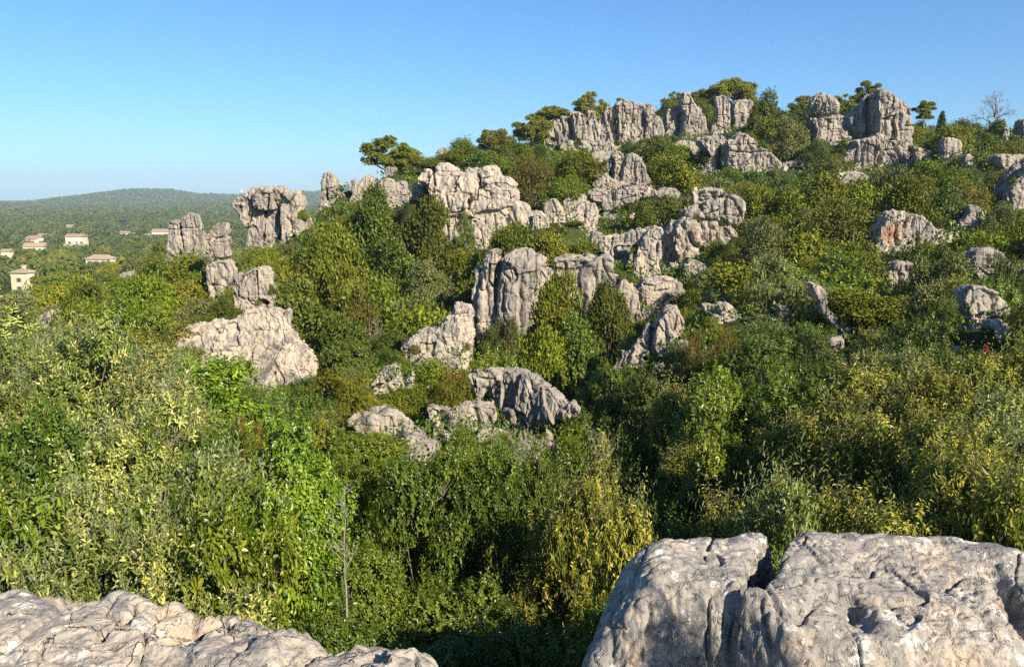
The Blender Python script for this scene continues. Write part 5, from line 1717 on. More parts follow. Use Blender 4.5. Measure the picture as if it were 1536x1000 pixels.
# ---- trees and bushes one can pick out on the slope: (column, top row, depth, radius m, kind, label)
pick = [
    (560, 288, 57, 2.6, 'oak', 'big dense grey-green oak below the low ridge crag'),
    (640, 300, 55, 2.1, 'oak', 'bushy oak against the left side of the big stepped face'),
    (590, 360, 50, 2.2, 'dark', 'dark green oak under the big grey-green one'),
    (498, 342, 51, 1.7, 'mid', 'bright green upright tree right of the split pillar'),
    (455, 372, 60, 1.8, 'dark', 'shady tree beside the foot of the anvil-shaped outcrop'),
    (400, 372, 66, 1.6, 'yell', 'yellowish bush at the foot of the anvil-shaped outcrop'),
    (655, 395, 46, 1.9, 'grey', 'round grey-green bush left of the central crag'),
    (560, 425, 42, 2.1, 'mid', 'tall leafy bush in the middle of the left-hand thicket'),
    (620, 440, 40, 1.6, 'grey', 'greyish bush behind the pale triangular rock'),
    (700, 330, 56, 1.1, 'dark', 'narrow ivy-like bush growing up the big stepped face'),
    (705, 378, 52, 1.6, 'mid', 'bush at the foot of the big stepped face'),
    (770, 345, 47, 1.8, 'mid', 'light green bush behind the top of the central crag'),
    (820, 350, 47, 1.6, 'yell', 'yellow-green bush behind the middle of the central crag'),
    (868, 362, 48, 1.4, 'mid', 'small bush behind the right part of the central crag'),
    (690, 222, 78, 2.3, 'mid', 'sunlit bright green bush on the ridge above the big stepped face'),
    (650, 240, 76, 1.4, 'oak', 'rounded green bush on the ridge left of the sunlit one'),
    (735, 228, 80, 2.0, 'mid', 'green bush on the ridge under the small pine'),
    (610, 238, 78, 1.3, 'oak', 'dark bushy shrub beside the wide pine'),
    (805, 238, 74, 2.4, 'brown', 'twiggy brownish-green bush on the shelf below the fluted summit cliff'),
    (865, 232, 73, 2.1, 'mid', 'full green bush touching the left of the columned lump'),
    (770, 255, 70, 1.8, 'brown', 'bare-stemmed bush above the low cliff band'),
    (985, 205, 88, 2.2, 'oak', 'green tree in front of the domed summit crag'),
    (1015, 218, 84, 2.0, 'mid', 'green tree below the peaked summit crag'),
    (945, 215, 90, 1.4, 'dark', 'dark shrub at the foot of the domed summit crag'),
    (1150, 142, 94, 2.8, 'oak', 'big leafy tree on the summit between the rounded block and the mushroom boulder'),
    (1180, 170, 92, 2.3, 'oak', 'bushy tree leaning against the left of the mushroom boulder'),
    (1120, 185, 94, 1.6, 'dark', 'dark shrub at the foot of the rounded summit block'),
    (1230, 215, 80, 1.7, 'dark', 'dark bush below the mushroom boulder'),
    (965, 305, 58, 1.3, 'mid', 'bright bush right of the blocky stack'),
    (1000, 295, 62, 1.8, 'oak', 'bush above the leaning tooth'),
    (838, 415, 36.0, 1.4, 'mid', 'bright leafy tree standing in front of the central crag'),
    (905, 428, 36, 1.15, 'oak', 'brown-green tree hiding the right foot of the central crag'),
    (872, 480, 33, 1.1, 'dark', 'dark tree in the shadow below the central crag'),
    (815, 500, 30, 1.3, 'mid', 'bush at the foot of the central crag, above the domed boulder'),
    (765, 478, 36, .8, 'grey', 'grey-green shrub growing in the shade at the foot of the central crag'),
    (738, 500, 35, .7, 'dark', 'dark shrub in the gap between the pale triangular rock and the central crag'),
    (790, 520, 33, 1.0, 'dark', 'dark bush in the shaded recess below the central crag'),
    (838, 350, 56, .8, 'grey', 'small grey-green bush on the mound right of the cracked block'),
    (862, 338, 57, .7, 'mid', 'small bright bush left of the white boulder by the blocky stack'),
    (812, 348, 55, .7, 'oak', 'small bush below the cracked block'),
    (655, 545, 24, .85, 'mid', 'green bush between the angular white stone and the domed boulder'),
    (690, 560, 23, .6, 'red', 'rusty-tipped small bush touching the head of the domed boulder'),
    (600, 585, 22, .8, 'mid', 'low bush at the foot of the angular white stone'),
    (520, 560, 25, 1.3, 'yell', 'yellowish bush right of the pale sloping slab'),
    (545, 440, 40, 1.3, 'brown', 'twiggy greyish bush in the left-hand thicket'),
    (380, 496, 35.5, .6, 'grey', 'low grey-green bush growing on the pale sloping slab'),
    (350, 500, 35.5, .3, 'grey', 'tuft of leaves on the pale slab left of the low bush there'),
    (412, 500, 35.5, .35, 'dark', 'small dark round bush on the pale slab beneath the split pillar'),
    (345, 440, 42, .8, 'mid', 'reddish-green bush between the stacked and the split pillar'),
    (1130, 282, 57, 1.9, 'yell', 'yellowish bushy tree right of the rugged ledge outcrop'),
    (1180, 290, 56, 2.0, 'yell', 'yellow-green tree in the middle of the right slope'),
    (1210, 330, 48, 2.0, 'oak', 'dark-centred tree in the middle of the right slope'),
    (1150, 345, 50, 1.9, 'brown', 'brownish bush below the rugged ledge outcrop'),
    (1425, 255, 60, 1.9, 'mid', 'bright green tree below the terrace of the summit tower'),
    (1330, 262, 66, 1.9, 'mid', 'green tree in front of the summit tower terrace'),
    (1375, 262, 64, 1.6, 'brown', 'brown twiggy tree in front of the right end of the summit terrace'),
    (1290, 272, 62, 1.9, 'oak', 'green tree left of the summit terrace foot'),
    (1065, 362, 51, .9, 'mid', 'narrow green bush in front of the rugged ledge outcrop'),
    (1400, 384, 29, 1.3, 'grey', 'pale-leaved bush between the grey flat-faced boulder and the shaded outcrop'),
    (1500, 400, 26, 1.2, 'dark', 'dark bush below the shaded grey outcrop'),
    (1395, 420, 25, 1.2, 'grey', 'grey-green bush left of the pinkish boulder'),
    (1285, 390, 33, 1.4, 'mid', 'round green bush left of the grey flat-faced boulder'),
    (1290, 440, 24, 1.3, 'mid', 'green bush right of the diagonal rock spine'),
    (205, 388, 100, 2.6, 'grey', 'pale grey-green tree standing out against the plain left of the twin fingers'),
    (240, 372, 95, 2.4, 'oak', 'dark tree touching the left of the twin rock fingers'),
]
for i, (px, py, D, r, kind, lab) in enumerate(pick):
    X, Y, z = at_px(px, D)
    h = max(top_z(px, py, D) - z, .5 * r)
    if h > 3.2 * r:
        z = top_z(px, py, D) - 3.0 * r
        h = 3.0 * r
    cat = 'tree' if 'tree' in lab or ' oak' in lab else 'bush'
    kw = dict(name='tree', parts=('crown', 'trunk')) if cat == 'tree' else {}
    put(kind, MID[kind], i % len(MID[kind]), X, Y, z, r, h, lab, cat, ph=1.62, **kw)

for i, (px, py, D, r, lab) in enumerate([
    (905, 160, 110, 1.8, 'leafy tree filling the notch between the fluted cliff and the domed crag'),
    (1000, 152, 112, 2.0, 'leafy tree in the notch left of the peaked summit crag'),
    (1058, 152, 112, 2.2, 'leafy tree filling the gap between the peaked crag and the standing tooth'),
    (1135, 150, 110, 2.2, 'leafy tree right behind the rounded summit block'),
    (1192, 160, 108, 2.2, 'leafy tree behind the left edge of the mushroom boulder'),
    (1268, 160, 108, 2.2, 'leafy tree filling the gap between the mushroom boulder and the tower'),
    (1375, 184, 100, 1.8, 'leafy bushy tree at the foot of the side horn of the summit tower'),
    (815, 186, 104, 2.0, 'leafy tree at the left end of the fluted summit cliff'),
    (765, 208, 96, 2.2, 'leafy tree on the crest between the two left-hand pines'),
    (700, 210, 88, 2.0, 'leafy tree on the crest left of the small thin-crowned pine')]):
    X, Y, z = at_px(px, D)
    t_ = top_z(px, py, D)
    h = max(t_ - z, 1.8 * r)
    put('mid' if i % 2 else 'oak', MID['mid' if i % 2 else 'oak'], i % 4, X, Y, t_ - h, r, h, lab, 'tree', name='tree', parts=('crown', 'trunk'))

# ---- pines and others on the skyline: (column, top row, depth, radius m, form, label)
for i, (px, py, D, r, form, lab) in enumerate([
    (588, 208, 78, 2.8, 'broad', 'wide pine standing on the ridge against the sky, above the low ridge crag'),
    (742, 196, 88, 2.0, 'broad', 'small thin-crowned pine on the ridge below the fluted summit cliff'),
    (797, 174, 93, 2.3, 'broad', 'airy pine just left of the fluted summit cliff'),
    (832, 162, 108, 2.7, 'umbrella', 'flat-topped pine peeping over the left of the fluted summit cliff'),
    (880, 141, 110, 2.4, 'broad', 'rounded pine between the fluted summit cliff and the domed crag'),
    (932, 148, 116, 1.3, 'tall', 'tip of a pine showing behind the domed summit crag'),
    (1010, 140, 116, 1.7, 'broad', 'pine directly behind the peaked summit crag on its left'),
    (1050, 138, 116, 2.4, 'broad', 'wide pine behind the peaked summit crag on its right'),
    (1100, 121, 114, 3.4, 'umbrella', 'broad umbrella pine crowning the summit above the standing tooth'),
    (1205, 146, 114, 1.9, 'broad', 'pine just left of the mushroom boulder'),
    (1266, 144, 112, 2.3, 'broad', 'pine between the mushroom boulder and the summit tower'),
    (1300, 124, 104, 2.0, 'tall', 'dark pine behind the summit tower'),
    (1384, 152, 100, 1.5, 'tall', 'thin open pine right of the side horn of the summit tower'),
]):
    X, Y, z = at_px(px, D)
    t = top_z(px, py, D)
    h = min(max(t - z, 3.0), 2.3 * r)
    put(form, PINES[form], i % 2, X, Y, t - h, r, h, lab, 'pine tree', 'pines on the skyline', name='pine_tree', parts=('crown', 'trunk'), ph=1.95)

# bare tree, cypress, sticks
X, Y, z = at_px(1490, 92)
t = thing('bare_tree', (X, Y, top_z(1490, 214, 92)), 'leafless grey tree on the crest at the right, against the sky', 'tree')
obj('trunk', bare_tree_mesh(77, 6, .6, .075, 1.2, .16), t)
_me = t.children[0].data
_co = np.array([q.co for q in _me.vertices])
_h = top_z(1490, 134, 92) - t.location.z
t.scale = (3.4 / np.abs(_co[:, :2]).max(), 3.4 / np.abs(_co[:, :2]).max(), _h / _co[:, 2].max())
X, Y, z = at_px(1409, 90)
rg = np.random.default_rng(5)
C = np.array([[0, 0, .25 + .2 * k] for k in range(9)]); S_ = np.array([.26, .3, .3, .29, .27, .25, .21, .16, .1])
p_, d_ = crown_points(rg, C, S_, 1500, zmin=.02)
v_, q_ = leaves(p_, d_ + np.array([0, 0, 1.2]), d_, rg.uniform(.10, .17, len(p_)), rg.uniform(.05, .08, len(p_)), rg)
t = thing('cypress', (X, Y, z), 'slim dark cypress right of the summit tower', 'tree')
obj('crown', leaf_mesh('crown', v_, q_, rg.random(len(p_)) * .5, 4, LM['dark']), t)
obj('trunk', tubes('trunk', [(np.array([[0, 0, -.3], [0, 0, 1.6]]), np.array([.05, .02]))], M_wood, 5), t)
hh = top_z(1409, 166, 90) - z
t.scale = (1.6, 1.6, hh / 2.05)

for px, pyt, pyb, D, seed, nm, r0, side, bs, lab in (
        (520, 715, 915, 5.0, 3, 1, .017, 16, .5, 'tall dry stick with bare twigs rising from the green bushes'),
        (785, 620, 700, 12.0, 9, 9, .016, 8, .4, 'pale leafless stalks in front of the domed boulder'),
        (742, 628, 690, 12.6, 12, 6, .012, 8, .35, 'thin dry stalks beside the paler ones at the domed boulder'),
        (905, 625, 710, 11.5, 21, 3, .015, 16, .7, 'dead twigs in the dark hollow right of the domed boulder'),
        (560, 470, 560, 36, 61, 7, .022, 10, .6, 'greyish leafless bush among the greens of the left-hand thicket')):
    q = P(px, pyb, D)
    t = thing('dead_shrub', q, lab, 'dead shrub')
    hgt = top_z(px, pyt, D) - q[2]
    obj('stems', twig_mesh(seed, nm, r0 * 2.0 / max(hgt, .3) * .55 if hgt < 2 else r0, .30 if 'leaning' in lab else .1, side, bs), t)
    t.scale = (hgt / 2.0,) * 3


# ------------------------------------------------------------------ the scrub that fills the slope
SKYX = [-400, 0, 60, 120, 170, 250, 345, 360, 450, 478, 520, 560, 600, 640, 660, 700, 740, 800, 840, 900, 1000, 1060, 1130, 1170, 1205, 1300, 1370, 1420, 1460, 1540, 1900]
SKYY = [450, 440, 430, 420, 398, 366, 380, 374, 352, 306, 296, 272, 262, 240, 228, 222, 222, 212, 200, 190, 180, 175, 160, 162, 180, 200, 192, 186, 182, 182, 185]
ROCKPX = [([np.asarray(pl) for pl in pls], D, T) for pls, D, T in ROCKS]
HOUSE_PX = []


def inside(pl, x, y):
    j = len(pl) - 1
    c = False
    for i in range(len(pl)):
        if (pl[i][1] > y) != (pl[j][1] > y) and x < (pl[j][0] - pl[i][0]) * (y - pl[i][1]) / (pl[j][1] - pl[i][1]) + pl[i][0]:
            c = not c
        j = i
    return c


RB = [(np.min([p.min(0) for p in pls], 0), np.max([p.max(0) for p in pls], 0)) for pls, D, T in ROCKPX]


SAMP = []
for pls, D, T in ROCKPX:
    pts = []
    for pl in pls:
        lo, hi = pl.min(0), pl.max(0)
        st = max((hi - lo).max() / 11, 1.5)
        for a_ in np.arange(lo[0] + st * .4, hi[0], st):
            for b_ in np.arange(lo[1] + st * .4, hi[1], st):
                if inside(pl, a_, b_): pts.append((a_, b_))
    SAMP.append(np.array(pts) if pts else np.zeros((1, 2)))
COV = [np.zeros(len(a_), bool) for a_ in SAMP]


def blocked(X, Y, z, r, h, tol=.03, commit=False):
    """share of a rock's visible face this bush would newly cover (9 = it would stand inside a rock)"""
    u0, vb = proj(np.array([X, Y, z]))
    _, vt = proj(np.array([X, Y, z + h]))
    ru = .95 * r * F / Y
    vm, rv = (vb + vt) / 2, max((vb - vt) / 2, 1)
    worst = 0
    for i, ((pls, D, T), (lo, hi)) in enumerate(zip(ROCKPX, RB)):
        if u0 + ru < lo[0] or u0 - ru > hi[0] or Y > D + T + .2: continue
        if abs(Y - D) < T * .7 and lo[0] < u0 < hi[0]:
            if z + h > P(768, hi[1], D)[2] + .15: return 9
        if Y > D + .3 * T or vt > hi[1] or vb < lo[1]: continue
        s_ = SAMP[i]
        c = (((s_[:, 0] - u0) / ru) ** 2 + ((s_[:, 1] - vm) / rv) ** 2 < 1) | ((np.abs(s_[:, 0] - u0) < ru * .8) & (s_[:, 1] > vm))
        new = (c & ~COV[i]).mean()
        if new > 0: worst = max(worst, new, (c | COV[i]).mean() - .035)
        if commit: COV[i] |= c
    return worst


def describe(px, py, D):
    best = sorted(LANDMARK, key=lambda m: math.hypot(max(abs(px - m[0]) - m[4], 0), 1.25 * max(abs(py - m[1]) - m[5], 0)) + 1.5 * abs(D - m[2]))
    m = best[0]
    dx = px - m[0]
    if D > m[2] + 4 and abs(dx) < m[4] + 25: rel = 'behind'
    elif D < m[2] - 3 and abs(dx) < m[4] + 25: rel = 'below'
    elif dx < 0: rel = 'left of'
    else: rel = 'right of'
    far = math.hypot(max(abs(dx) - m[4], 0), max(abs(py - m[1]) - m[5], 0))
    return ('well ' if far > 90 and rel in ('left of', 'right of', 'below') else '') + rel + ' ' + m[3]


LOOK = {'oak': ('dense green', 'bush'), 'mid': ('bright green', 'bush'), 'grey': ('grey-green', 'bush'), 'yell': ('yellow-green', 'bush'), 'brown': ('brownish twiggy', 'bush'), 'dark': ('dark green', 'bush')}
COUNT = {}
used = [(float(P(a[0], 500, a[2])[0]), a[2], a[3]) for a in pick] + [(float(P(a[0], 500, a[2])[0]), a[2], a[3]) for a in near_list]
grid = {}


def near_used(X, Y, r, f):
    g = (int(X // 4), int(Y // 4))
    for i in (-1, 0, 1):
        for j in (-1, 0, 1):
            for (a, b, c) in grid.get((g[0] + i, g[1] + j), ()):
                if math.hypot(a - X, b - Y) < (c + r) * f: return True
    return False


def add_used(X, Y, r):
    grid.setdefault((int(X // 4), int(Y // 4)), []).append((X, Y, r))


for u_ in used: add_used(*u_)
kinds = ['oak', 'mid', 'grey', 'yell', 'brown', 'dark']
placed = []
frg = np.random.default_rng(99)
cand = 0
for pas, (rmin, rmax, f, ntry) in enumerate(((1.6, 2.8, .72, 4500), (.9, 1.4, .78, 4000), (.45, .7, .8, 1500), (.7, 1.1, .68, 5000))):
    D_ = np.exp(frg.uniform(math.log(13.5), math.log(125), ntry)) if pas in (1, 2) else np.sqrt(frg.uniform(13.5 ** 2, 125 ** 2, ntry))
    px_ = frg.uniform(-220, 1800, ntry)
    Xs = (px_ - 768) / F * D_ * 1.01
    Zs = ground_z(Xs, D_)
    for X, Y, z in zip(Xs, D_, Zs):
        r = frg.uniform(rmin, rmax) * (1 if Y > 28 else .72)
        if near_used(X, Y, r, f): continue
        h = min(r * frg.uniform(1.3, 2.3), 2.1 + Y * .034)
        u, v = proj(np.array([X, Y, z + h]))
        lim = np.interp(u, SKYX, SKYY)
        ok = False
        for k in range(4):
            u, v = proj(np.array([X, Y, z + h]))
            if v >= lim - 1 and blocked(X, Y, z, r, h) <= .022:
                ok = True
                break
            h *= .74
            r *= .8
        if not ok or h < .4: continue
        blocked(X, Y, z, r, h, commit=True)
        n = noise(np.array([[X / 9, Y / 9, 0]]), 21)[0] + .5 * noise(np.array([[X / 3, Y / 3, 5]]), 22)[0] + frg.normal(0, .35)
        left = u < 420
        if left: k = 'yell' if n > .35 else 'mid' if n > -.25 else 'oak' if n > -.65 else 'grey'
        else: k = 'oak' if n > .55 else 'mid' if n > .0 else 'yell' if n > -.3 else 'grey' if n > -.52 else 'brown' if n > -.72 else 'dark'
        add_used(X, Y, r)
        placed.append((X, Y, z, r, h, k, float(u), float(v + 12), pas))
# keep at most 300 of a kind as things, the ones that show largest; the smallest rest become undergrowth
for o_ in COL.objects:
    if o_.get('category') in ('bush', 'tree'): COUNT[o_['category']] = COUNT.get(o_['category'], 0) + 1
placed.sort(key=lambda a: -a[3] / a[1])
rest = []
for (X, Y, z, r, h, k, u, v, pas) in placed:
    big = r > 1.25
    kk = k + ('_tree' if big and h > 2.2 else '')
    cat = 'tree' if kk.endswith('_tree') else 'bush'
    if COUNT.get(cat, 0) >= 300:
        cat2 = 'shrub' if cat == 'bush' else 'bush'
        cat = cat2
        if COUNT.get(cat, 0) >= 300:
            rest.append((X, Y, z, r, h, k))
            continue
    COUNT[cat] = COUNT.get(cat, 0) + 1
    where = describe(u, v, Y)
    noun = {'tree': 'small tree', 'bush': 'bush', 'shrub': 'low shrub'}[cat]
    lab = LOOK[k][0] + ' ' + noun + ' on the slope ' + where
    pool, kk = MID[k], k
    if Y < 33:
        kk = {'oak': 'dark', 'mid': 'bright', 'grey': 'olive', 'yell': 'yell', 'brown': 'gold', 'dark': 'dark'}[k]
        pool, kk = NEAR[kk], 'near_' + kk
    i = int(frg.integers(len(pool)))
    nm = cat
    kw = dict(parts=('crown', 'trunk')) if cat == 'tree' else {}
    put(kk, pool, i, X, Y, z - .1, r, h + .1, lab, cat, LOOK[k][0] + ' ' + noun + ' ' + where, name=nm, ph=1.62, **kw)
print('PLACED', len(placed), COUNT, 'rest', len(rest))

# undergrowth: one mass of low leaves over the soil between the bushes
def undergrowth():
    rg = np.random.default_rng(17)
    n = 150000
    D = np.exp(rg.uniform(math.log(4.6), math.log(130), n))
    px = rg.uniform(-160, 1700, n)
    X = (px - 768) / F * D
    keep = np.ones(n, bool)
    z = ground_z(X, D)
    hh = (.25 + .35 * np.clip(noise(np.stack([X / 1.3, D / 1.3, 0 * X], -1), 31) + .3, 0, 1)) * np.clip(D / 14, .5, 1.6)
    P_ = np.stack([X, D, z + hh * rg.random(n) ** .6], -1)
    ls = np.clip(D * .0052, .05, .28) * rg.uniform(.7, 1.4, n)
    ax = unit(rg.normal(0, .8, (n, 3)) + np.array([0, -.15, .7]))
    v, q = leaves(P_, ax, rg.normal(0, .6, (n, 3)) + np.array([.1, -.2, .8]), ls, ls * .6, rg)
    ti = np.clip(.4 + .3 * rg.normal(size=n), 0, 1)
    if rest:
        ra = np.array([a[:5] for a in rest])
        m = 240
        dd = unit(rg.normal(size=(len(ra), m, 3)))
        dd[..., 2] = np.abs(dd[..., 2])
        pp = ra[:, None, :3] + dd * ra[:, None, 3:4] * np.array([1, 1, 1.3]) * rg.uniform(.6, 1.05, (len(ra), m, 1))
        pp, dd = pp.reshape(-1, 3), dd.reshape(-1, 3)
        l2 = rg.uniform(.10, .2, len(pp)) * np.clip(pp[:, 1] / 70, .5, 1.2)
        v2, q2 = leaves(pp, dd + rg.normal(0, .7, pp.shape), dd + rg.normal(0, .5, pp.shape), l2, l2 * .6, rg)
        q2 = q2 + len(v)
        v, q = np.concatenate([v, v2]), np.concatenate([q, q2])
        ti = np.concatenate([ti, np.clip(np.repeat(rg.uniform(.3, .9, len(ra)), m) + .15 * rg.normal(size=len(pp)), 0, 1)])
    o = obj('undergrowth', leaf_mesh('undergrowth', v, q, ti, 4, LM['dark']))
    tag(o, 'low green undergrowth covering the soil between bushes', 'undergrowth', kind='stuff')


undergrowth()


# ---- loose rubble at the foot of the outcrops, and small plants rooted on their ledges
def rubble_mesh(seed):
    rg = np.random.default_rng(seed)
    n = 14
    a = np.linspace(-1, 1, n)
    G = np.stack(np.meshgrid(a, a, a, indexing='ij'), -1).reshape(-1, 3) * 1.5
    f = 1.0 - np.max(np.abs(G @ np.linalg.qr(rg.normal(size=(3, 3)))[0]) / rg.uniform(.6, 1.0, 3), 1) - .12 * np.linalg.norm(G, axis=1) + .1
    for _ in range(7):
        d = unit(rg.normal(size=(1, 3)))[0]
        f = np.minimum(f, rg.uniform(.45, .75) - G @ d)
    f = f.reshape(n, n, n)
    f[0] = f[-1] = -1
    f[:, 0] = f[:, -1] = -1
    f[:, :, 0] = f[:, :, -1] = -1
    v, q = surface_nets(f)
    v = (v / (n - 1) * 2 - 1) * 1.5
    nn = vert_normals(v, q)
    if np.mean(np.einsum('ij,ij->i', nn, v)) < 0: q, nn = q[:, ::-1], -nn
    v = v + nn * (.10 * fbm(v * 2.2 + seed, 3, seed))[:, None]
    return quads('rock', v, q, [M_rock_warm if seed % 2 else M_rock], False)


RUB = [rubble_mesh(k) for k in range(5)]
prg = np.random.default_rng(31)
for (pls, D, T), (lo, hi) in zip(ROCKPX, RB):
    s_ = D / F
    wide = (hi[0] - lo[0]) * s_
    if wide < 1.2 or D > 104: continue
    uc, vc = (lo + hi) / 2
    phrase = None
    for m in LANDMARK:
        if abs(m[0] - uc) < 2 and abs(m[1] - vc) < 2: phrase = m[3]
    if not phrase: continue
    for _ in range(int(min(5, 2 + wide / 2))):
        u = prg.uniform(lo[0] - 6, hi[0] + 6)
        Y = D - T * prg.uniform(.3, .7) - prg.uniform(.2, 1.2)
        X = (u - 768) / F * Y
        z = float(ground_z(X, Y))
        r = prg.uniform(.18, .55)
        o = obj('loose_rock', RUB[int(prg.integers(5))], loc=(X, Y, z + r * .25))
        tag(o, 'loose broken block lying at the foot of ' + phrase, 'rock', 'loose blocks at the foot of ' + phrase)
        o.scale = (r, r * prg.uniform(.7, 1.1), r * prg.uniform(.6, 1.0))
        o.rotation_euler = tuple(prg.uniform(0, 6.28, 3))
npl = 0
for o in [q for q in COL.objects if q.name.split('.')[0] == 'rock' and q.type == 'MESH']:
    me = o.data
    if len(me.vertices) < 400 or o.location.y < 10: continue
    phrase = min(LANDMARK, key=lambda m: abs(m[2] - o.location.y) + .05 * abs(m[0] - proj(np.array(o.location))[0]))
    if abs(phrase[2] - o.location.y) > .6 or 'slab' in phrase[3] or 'stacked' in phrase[3] or 'rust' in phrase[3]: continue
    nv = len(me.vertices)
    co = np.empty(nv * 3, np.float32)
    me.vertices.foreach_get('co', co)
    no = np.empty(nv * 3, np.float32)
    me.vertices.foreach_get('normal', no)
    co, no = co.reshape(-1, 3) + np.array(o.location), no.reshape(-1, 3)
    top = np.percentile(co[:, 2], 97)
    ok = np.where((no[:, 2] > .7) & (co[:, 2] < top - 1.0) & (co[:, 1] < np.median(co[:, 1])))[0]
    if len(ok) < 8: continue
    for i in prg.choice(ok, min(5, 1 + len(ok) // 60), replace=False):
        if npl > 120: break
        npl += 1
        k = ('dark', 'grey', 'mid', 'oak')[int(prg.integers(4))]
        r = prg.uniform(.22, .5) * np.clip(o.location.y / 60, .6, 1.2)
        put('ledge_' + k, MID[k], 0, float(co[i, 0]), float(co[i, 1]), float(co[i, 2]) - .1, r, r * prg.uniform(1.0, 1.7), 'small ' + LOOK[k][0] + ' plant rooted on a ledge of ' + phrase[3], 'plant', 'small ' + LOOK[k][0] + ' plants on ledges of ' + phrase[3], name='ledge_plant')
# ------------------------------------------------------------------ the plain: woods, houses, haze
M_wall = [plain_mat('plaster_cream', (.72, .58, .40), .9, .06, 1.5), plain_mat('plaster_pink', (.72, .59, .40), .9, .06, 1.5), plain_mat('plaster_yellow', (.76, .58, .28), .9, .05, 1.5), plain_mat('plaster_white', (.80, .74, .64), .9, .05, 1.5)]
M_tile = plain_mat('roof_tiles', (.33, .23, .165), .9, .3, 2.0)
M_tile2 = plain_mat('roof_tiles_brown', (.36, .27, .195), .9, .3, 2.0)
M_win = plain_mat('window_dark', (.05, .055, .06), .3, .2, 2.0)
M_shut = plain_mat('shutters', (.30, .36, .33), .7, .2, 2.0)


def boxm(x0, x1, y0, y1, z0, z1):
    v = [(x0, y0, z0), (x1, y0, z0), (x1, y1, z0), (x0, y1, z0), (x0, y0, z1), (x1, y0, z1), (x1, y1, z1), (x0, y1, z1)]
    q = [(0, 3, 2, 1), (4, 5, 6, 7), (0, 1, 5, 4), (1, 2, 6, 5), (2, 3, 7, 6), (3, 0, 4, 7)]
    return v, q


def merge(parts):
    V, Q = [], []
    for v, q in parts:
        o = len(V)
        V += list(v)
        Q += [tuple(i + o for i in f) for f in q]
    return np.array(V, float), Q


def roofm(x0, x1, y0, y1, z, rise, over=.45, hip=0.0, flat=False):
    x0, x1, y0, y1 = x0 - over, x1 + over, y0 - over, y1 + over
    ym = (y0 + y1) / 2
    h = hip * (x1 - x0) / 2
    e = .14
    v = [(x0, y0, z), (x1, y0, z), (x1, y1, z), (x0, y1, z), (x0, y0, z + e), (x1, y0, z + e), (x1, y1, z + e), (x0, y1, z + e), (x0 + h, ym, z + e + rise), (x1 - h, ym, z + e + rise)]
    q = [(0, 3, 2, 1), (0, 1, 5, 4), (1, 2, 6, 5), (2, 3, 7, 6), (3, 0, 4, 7), (4, 5, 9, 8), (6, 7, 8, 9), (5, 6, 9, 9), (7, 4, 8, 8)]
    return v, q


def poly_mesh(name, v, q, mat):
    me = bpy.data.meshes.new(name)
    me.from_pydata([tuple(x) for x in v], [], [tuple(dict.fromkeys(f)) for f in q])
    me.materials.append(mat)
    me.update()
    return me


def house(px0, px1, pyt, pyb, D, wall, tile, label, vols, rot=0.0, name='house', cat='house'):
    """a house filling picture columns px0..px1 and rows pyt..pyb at depth D; vols: (x0, x1, depth0, depth1, height share, roof kind, rise) in shares of width"""
    a, b = P(px0, pyb, D), P(px1, pyb, D)
    W = b[0] - a[0]
    Ht = P(px0, pyt, D)[2] - a[2]
    t = thing(name, ((a[0] + b[0]) / 2, D, a[2]), label, cat)
    t.rotation_euler.z = rot
    HOUSE_PX.append((px0 - 1, px1 + 1, pyt - 1, pyb - 1, D))
    for (x0, x1, y0, y1, hs, kind, rise) in vols:
        X0, X1, Y0, Y1 = (x0 - .5) * W, (x1 - .5) * W, y0 * W, y1 * W
        rz = rise * Ht
        H = hs * Ht - rz
        obj('wall', poly_mesh('wall', *boxm(X0, X1, Y0, Y1, -3.0, H), wall), t)
        if kind == 'flat':
            obj('roof', poly_mesh('roof', *boxm(X0 - .15, X1 + .15, Y0 - .15, Y1 + .15, H, H + .25), wall), t)
        else:
            rf = obj('roof', poly_mesh('roof', *roofm(X0, X1, Y0, Y1, H, rz, hip=.45 if kind == 'hip' else 0.0), tile), t)
        nw = max(1, int((X1 - X0) / 3.2))
        for fl in range(max(1, int(H / 2.7))):
            for k in range(nw):
                cx = X0 + (X1 - X0) * (k + .5) / nw
                z0 = .9 + fl * 2.7
                if z0 + 1.2 > H: continue
                w = obj('window', poly_mesh('window', *boxm(cx - .5, cx + .5, Y0 - .05, Y0 + .2, z0, z0 + 1.25), M_win), t)
                obj('shutter', poly_mesh('shutter', *merge([boxm(cx - 1.02, cx - .54, Y0 - .08, Y0 + .05, z0 - .05, z0 + 1.3), boxm(cx + .54, cx + 1.02, Y0 - .08, Y0 + .05, z0 - .05, z0 + 1.3)]), M_shut), w)
    c = t
    return t


house(36, 64, 365, 379, 424, M_wall[2], M_tile2, 'yellow house with a low tiled gable, nearest of the pair standing together', [(0, 1, 0, .8, 1, 'gable', .35)], .15)
house(35, 63, 351, 367, 497, M_wall[1], M_tile, 'pinkish house with a red tiled roof behind the yellow one', [(0, .65, .05, .7, .8, 'gable', .28), (.5, 1, .25, .9, 1.0, 'gable', .3)], -.2)
house(96, 128, 352, 376, 440, M_wall[0], M_tile, 'cream house in two blocks with a red porch roof in the middle of the plain', [(0, .72, .3, 1.0, 1.0, 'gable', .16), (.60, .95, .15, .5, .62, 'flat', .0), (.06, 1.0, -.12, .3, .42, 'gable', .20)], .1)
house(3, 18, 374, 389, 378, M_wall[1], M_tile, 'small square pink house at the far left of the plain', [(0, .8, 0, .8, 1, 'gable', .2), (-.2, .3, -.1, .5, .45, 'flat', 0)], .1)
house(128, 163, 383, 399, 341, M_wall[0], M_tile2, 'broad low house with a brown hipped roof, nearest to the twin fingers', [(0, 1, 0, .62, 1, 'hip', .36)], -.12)
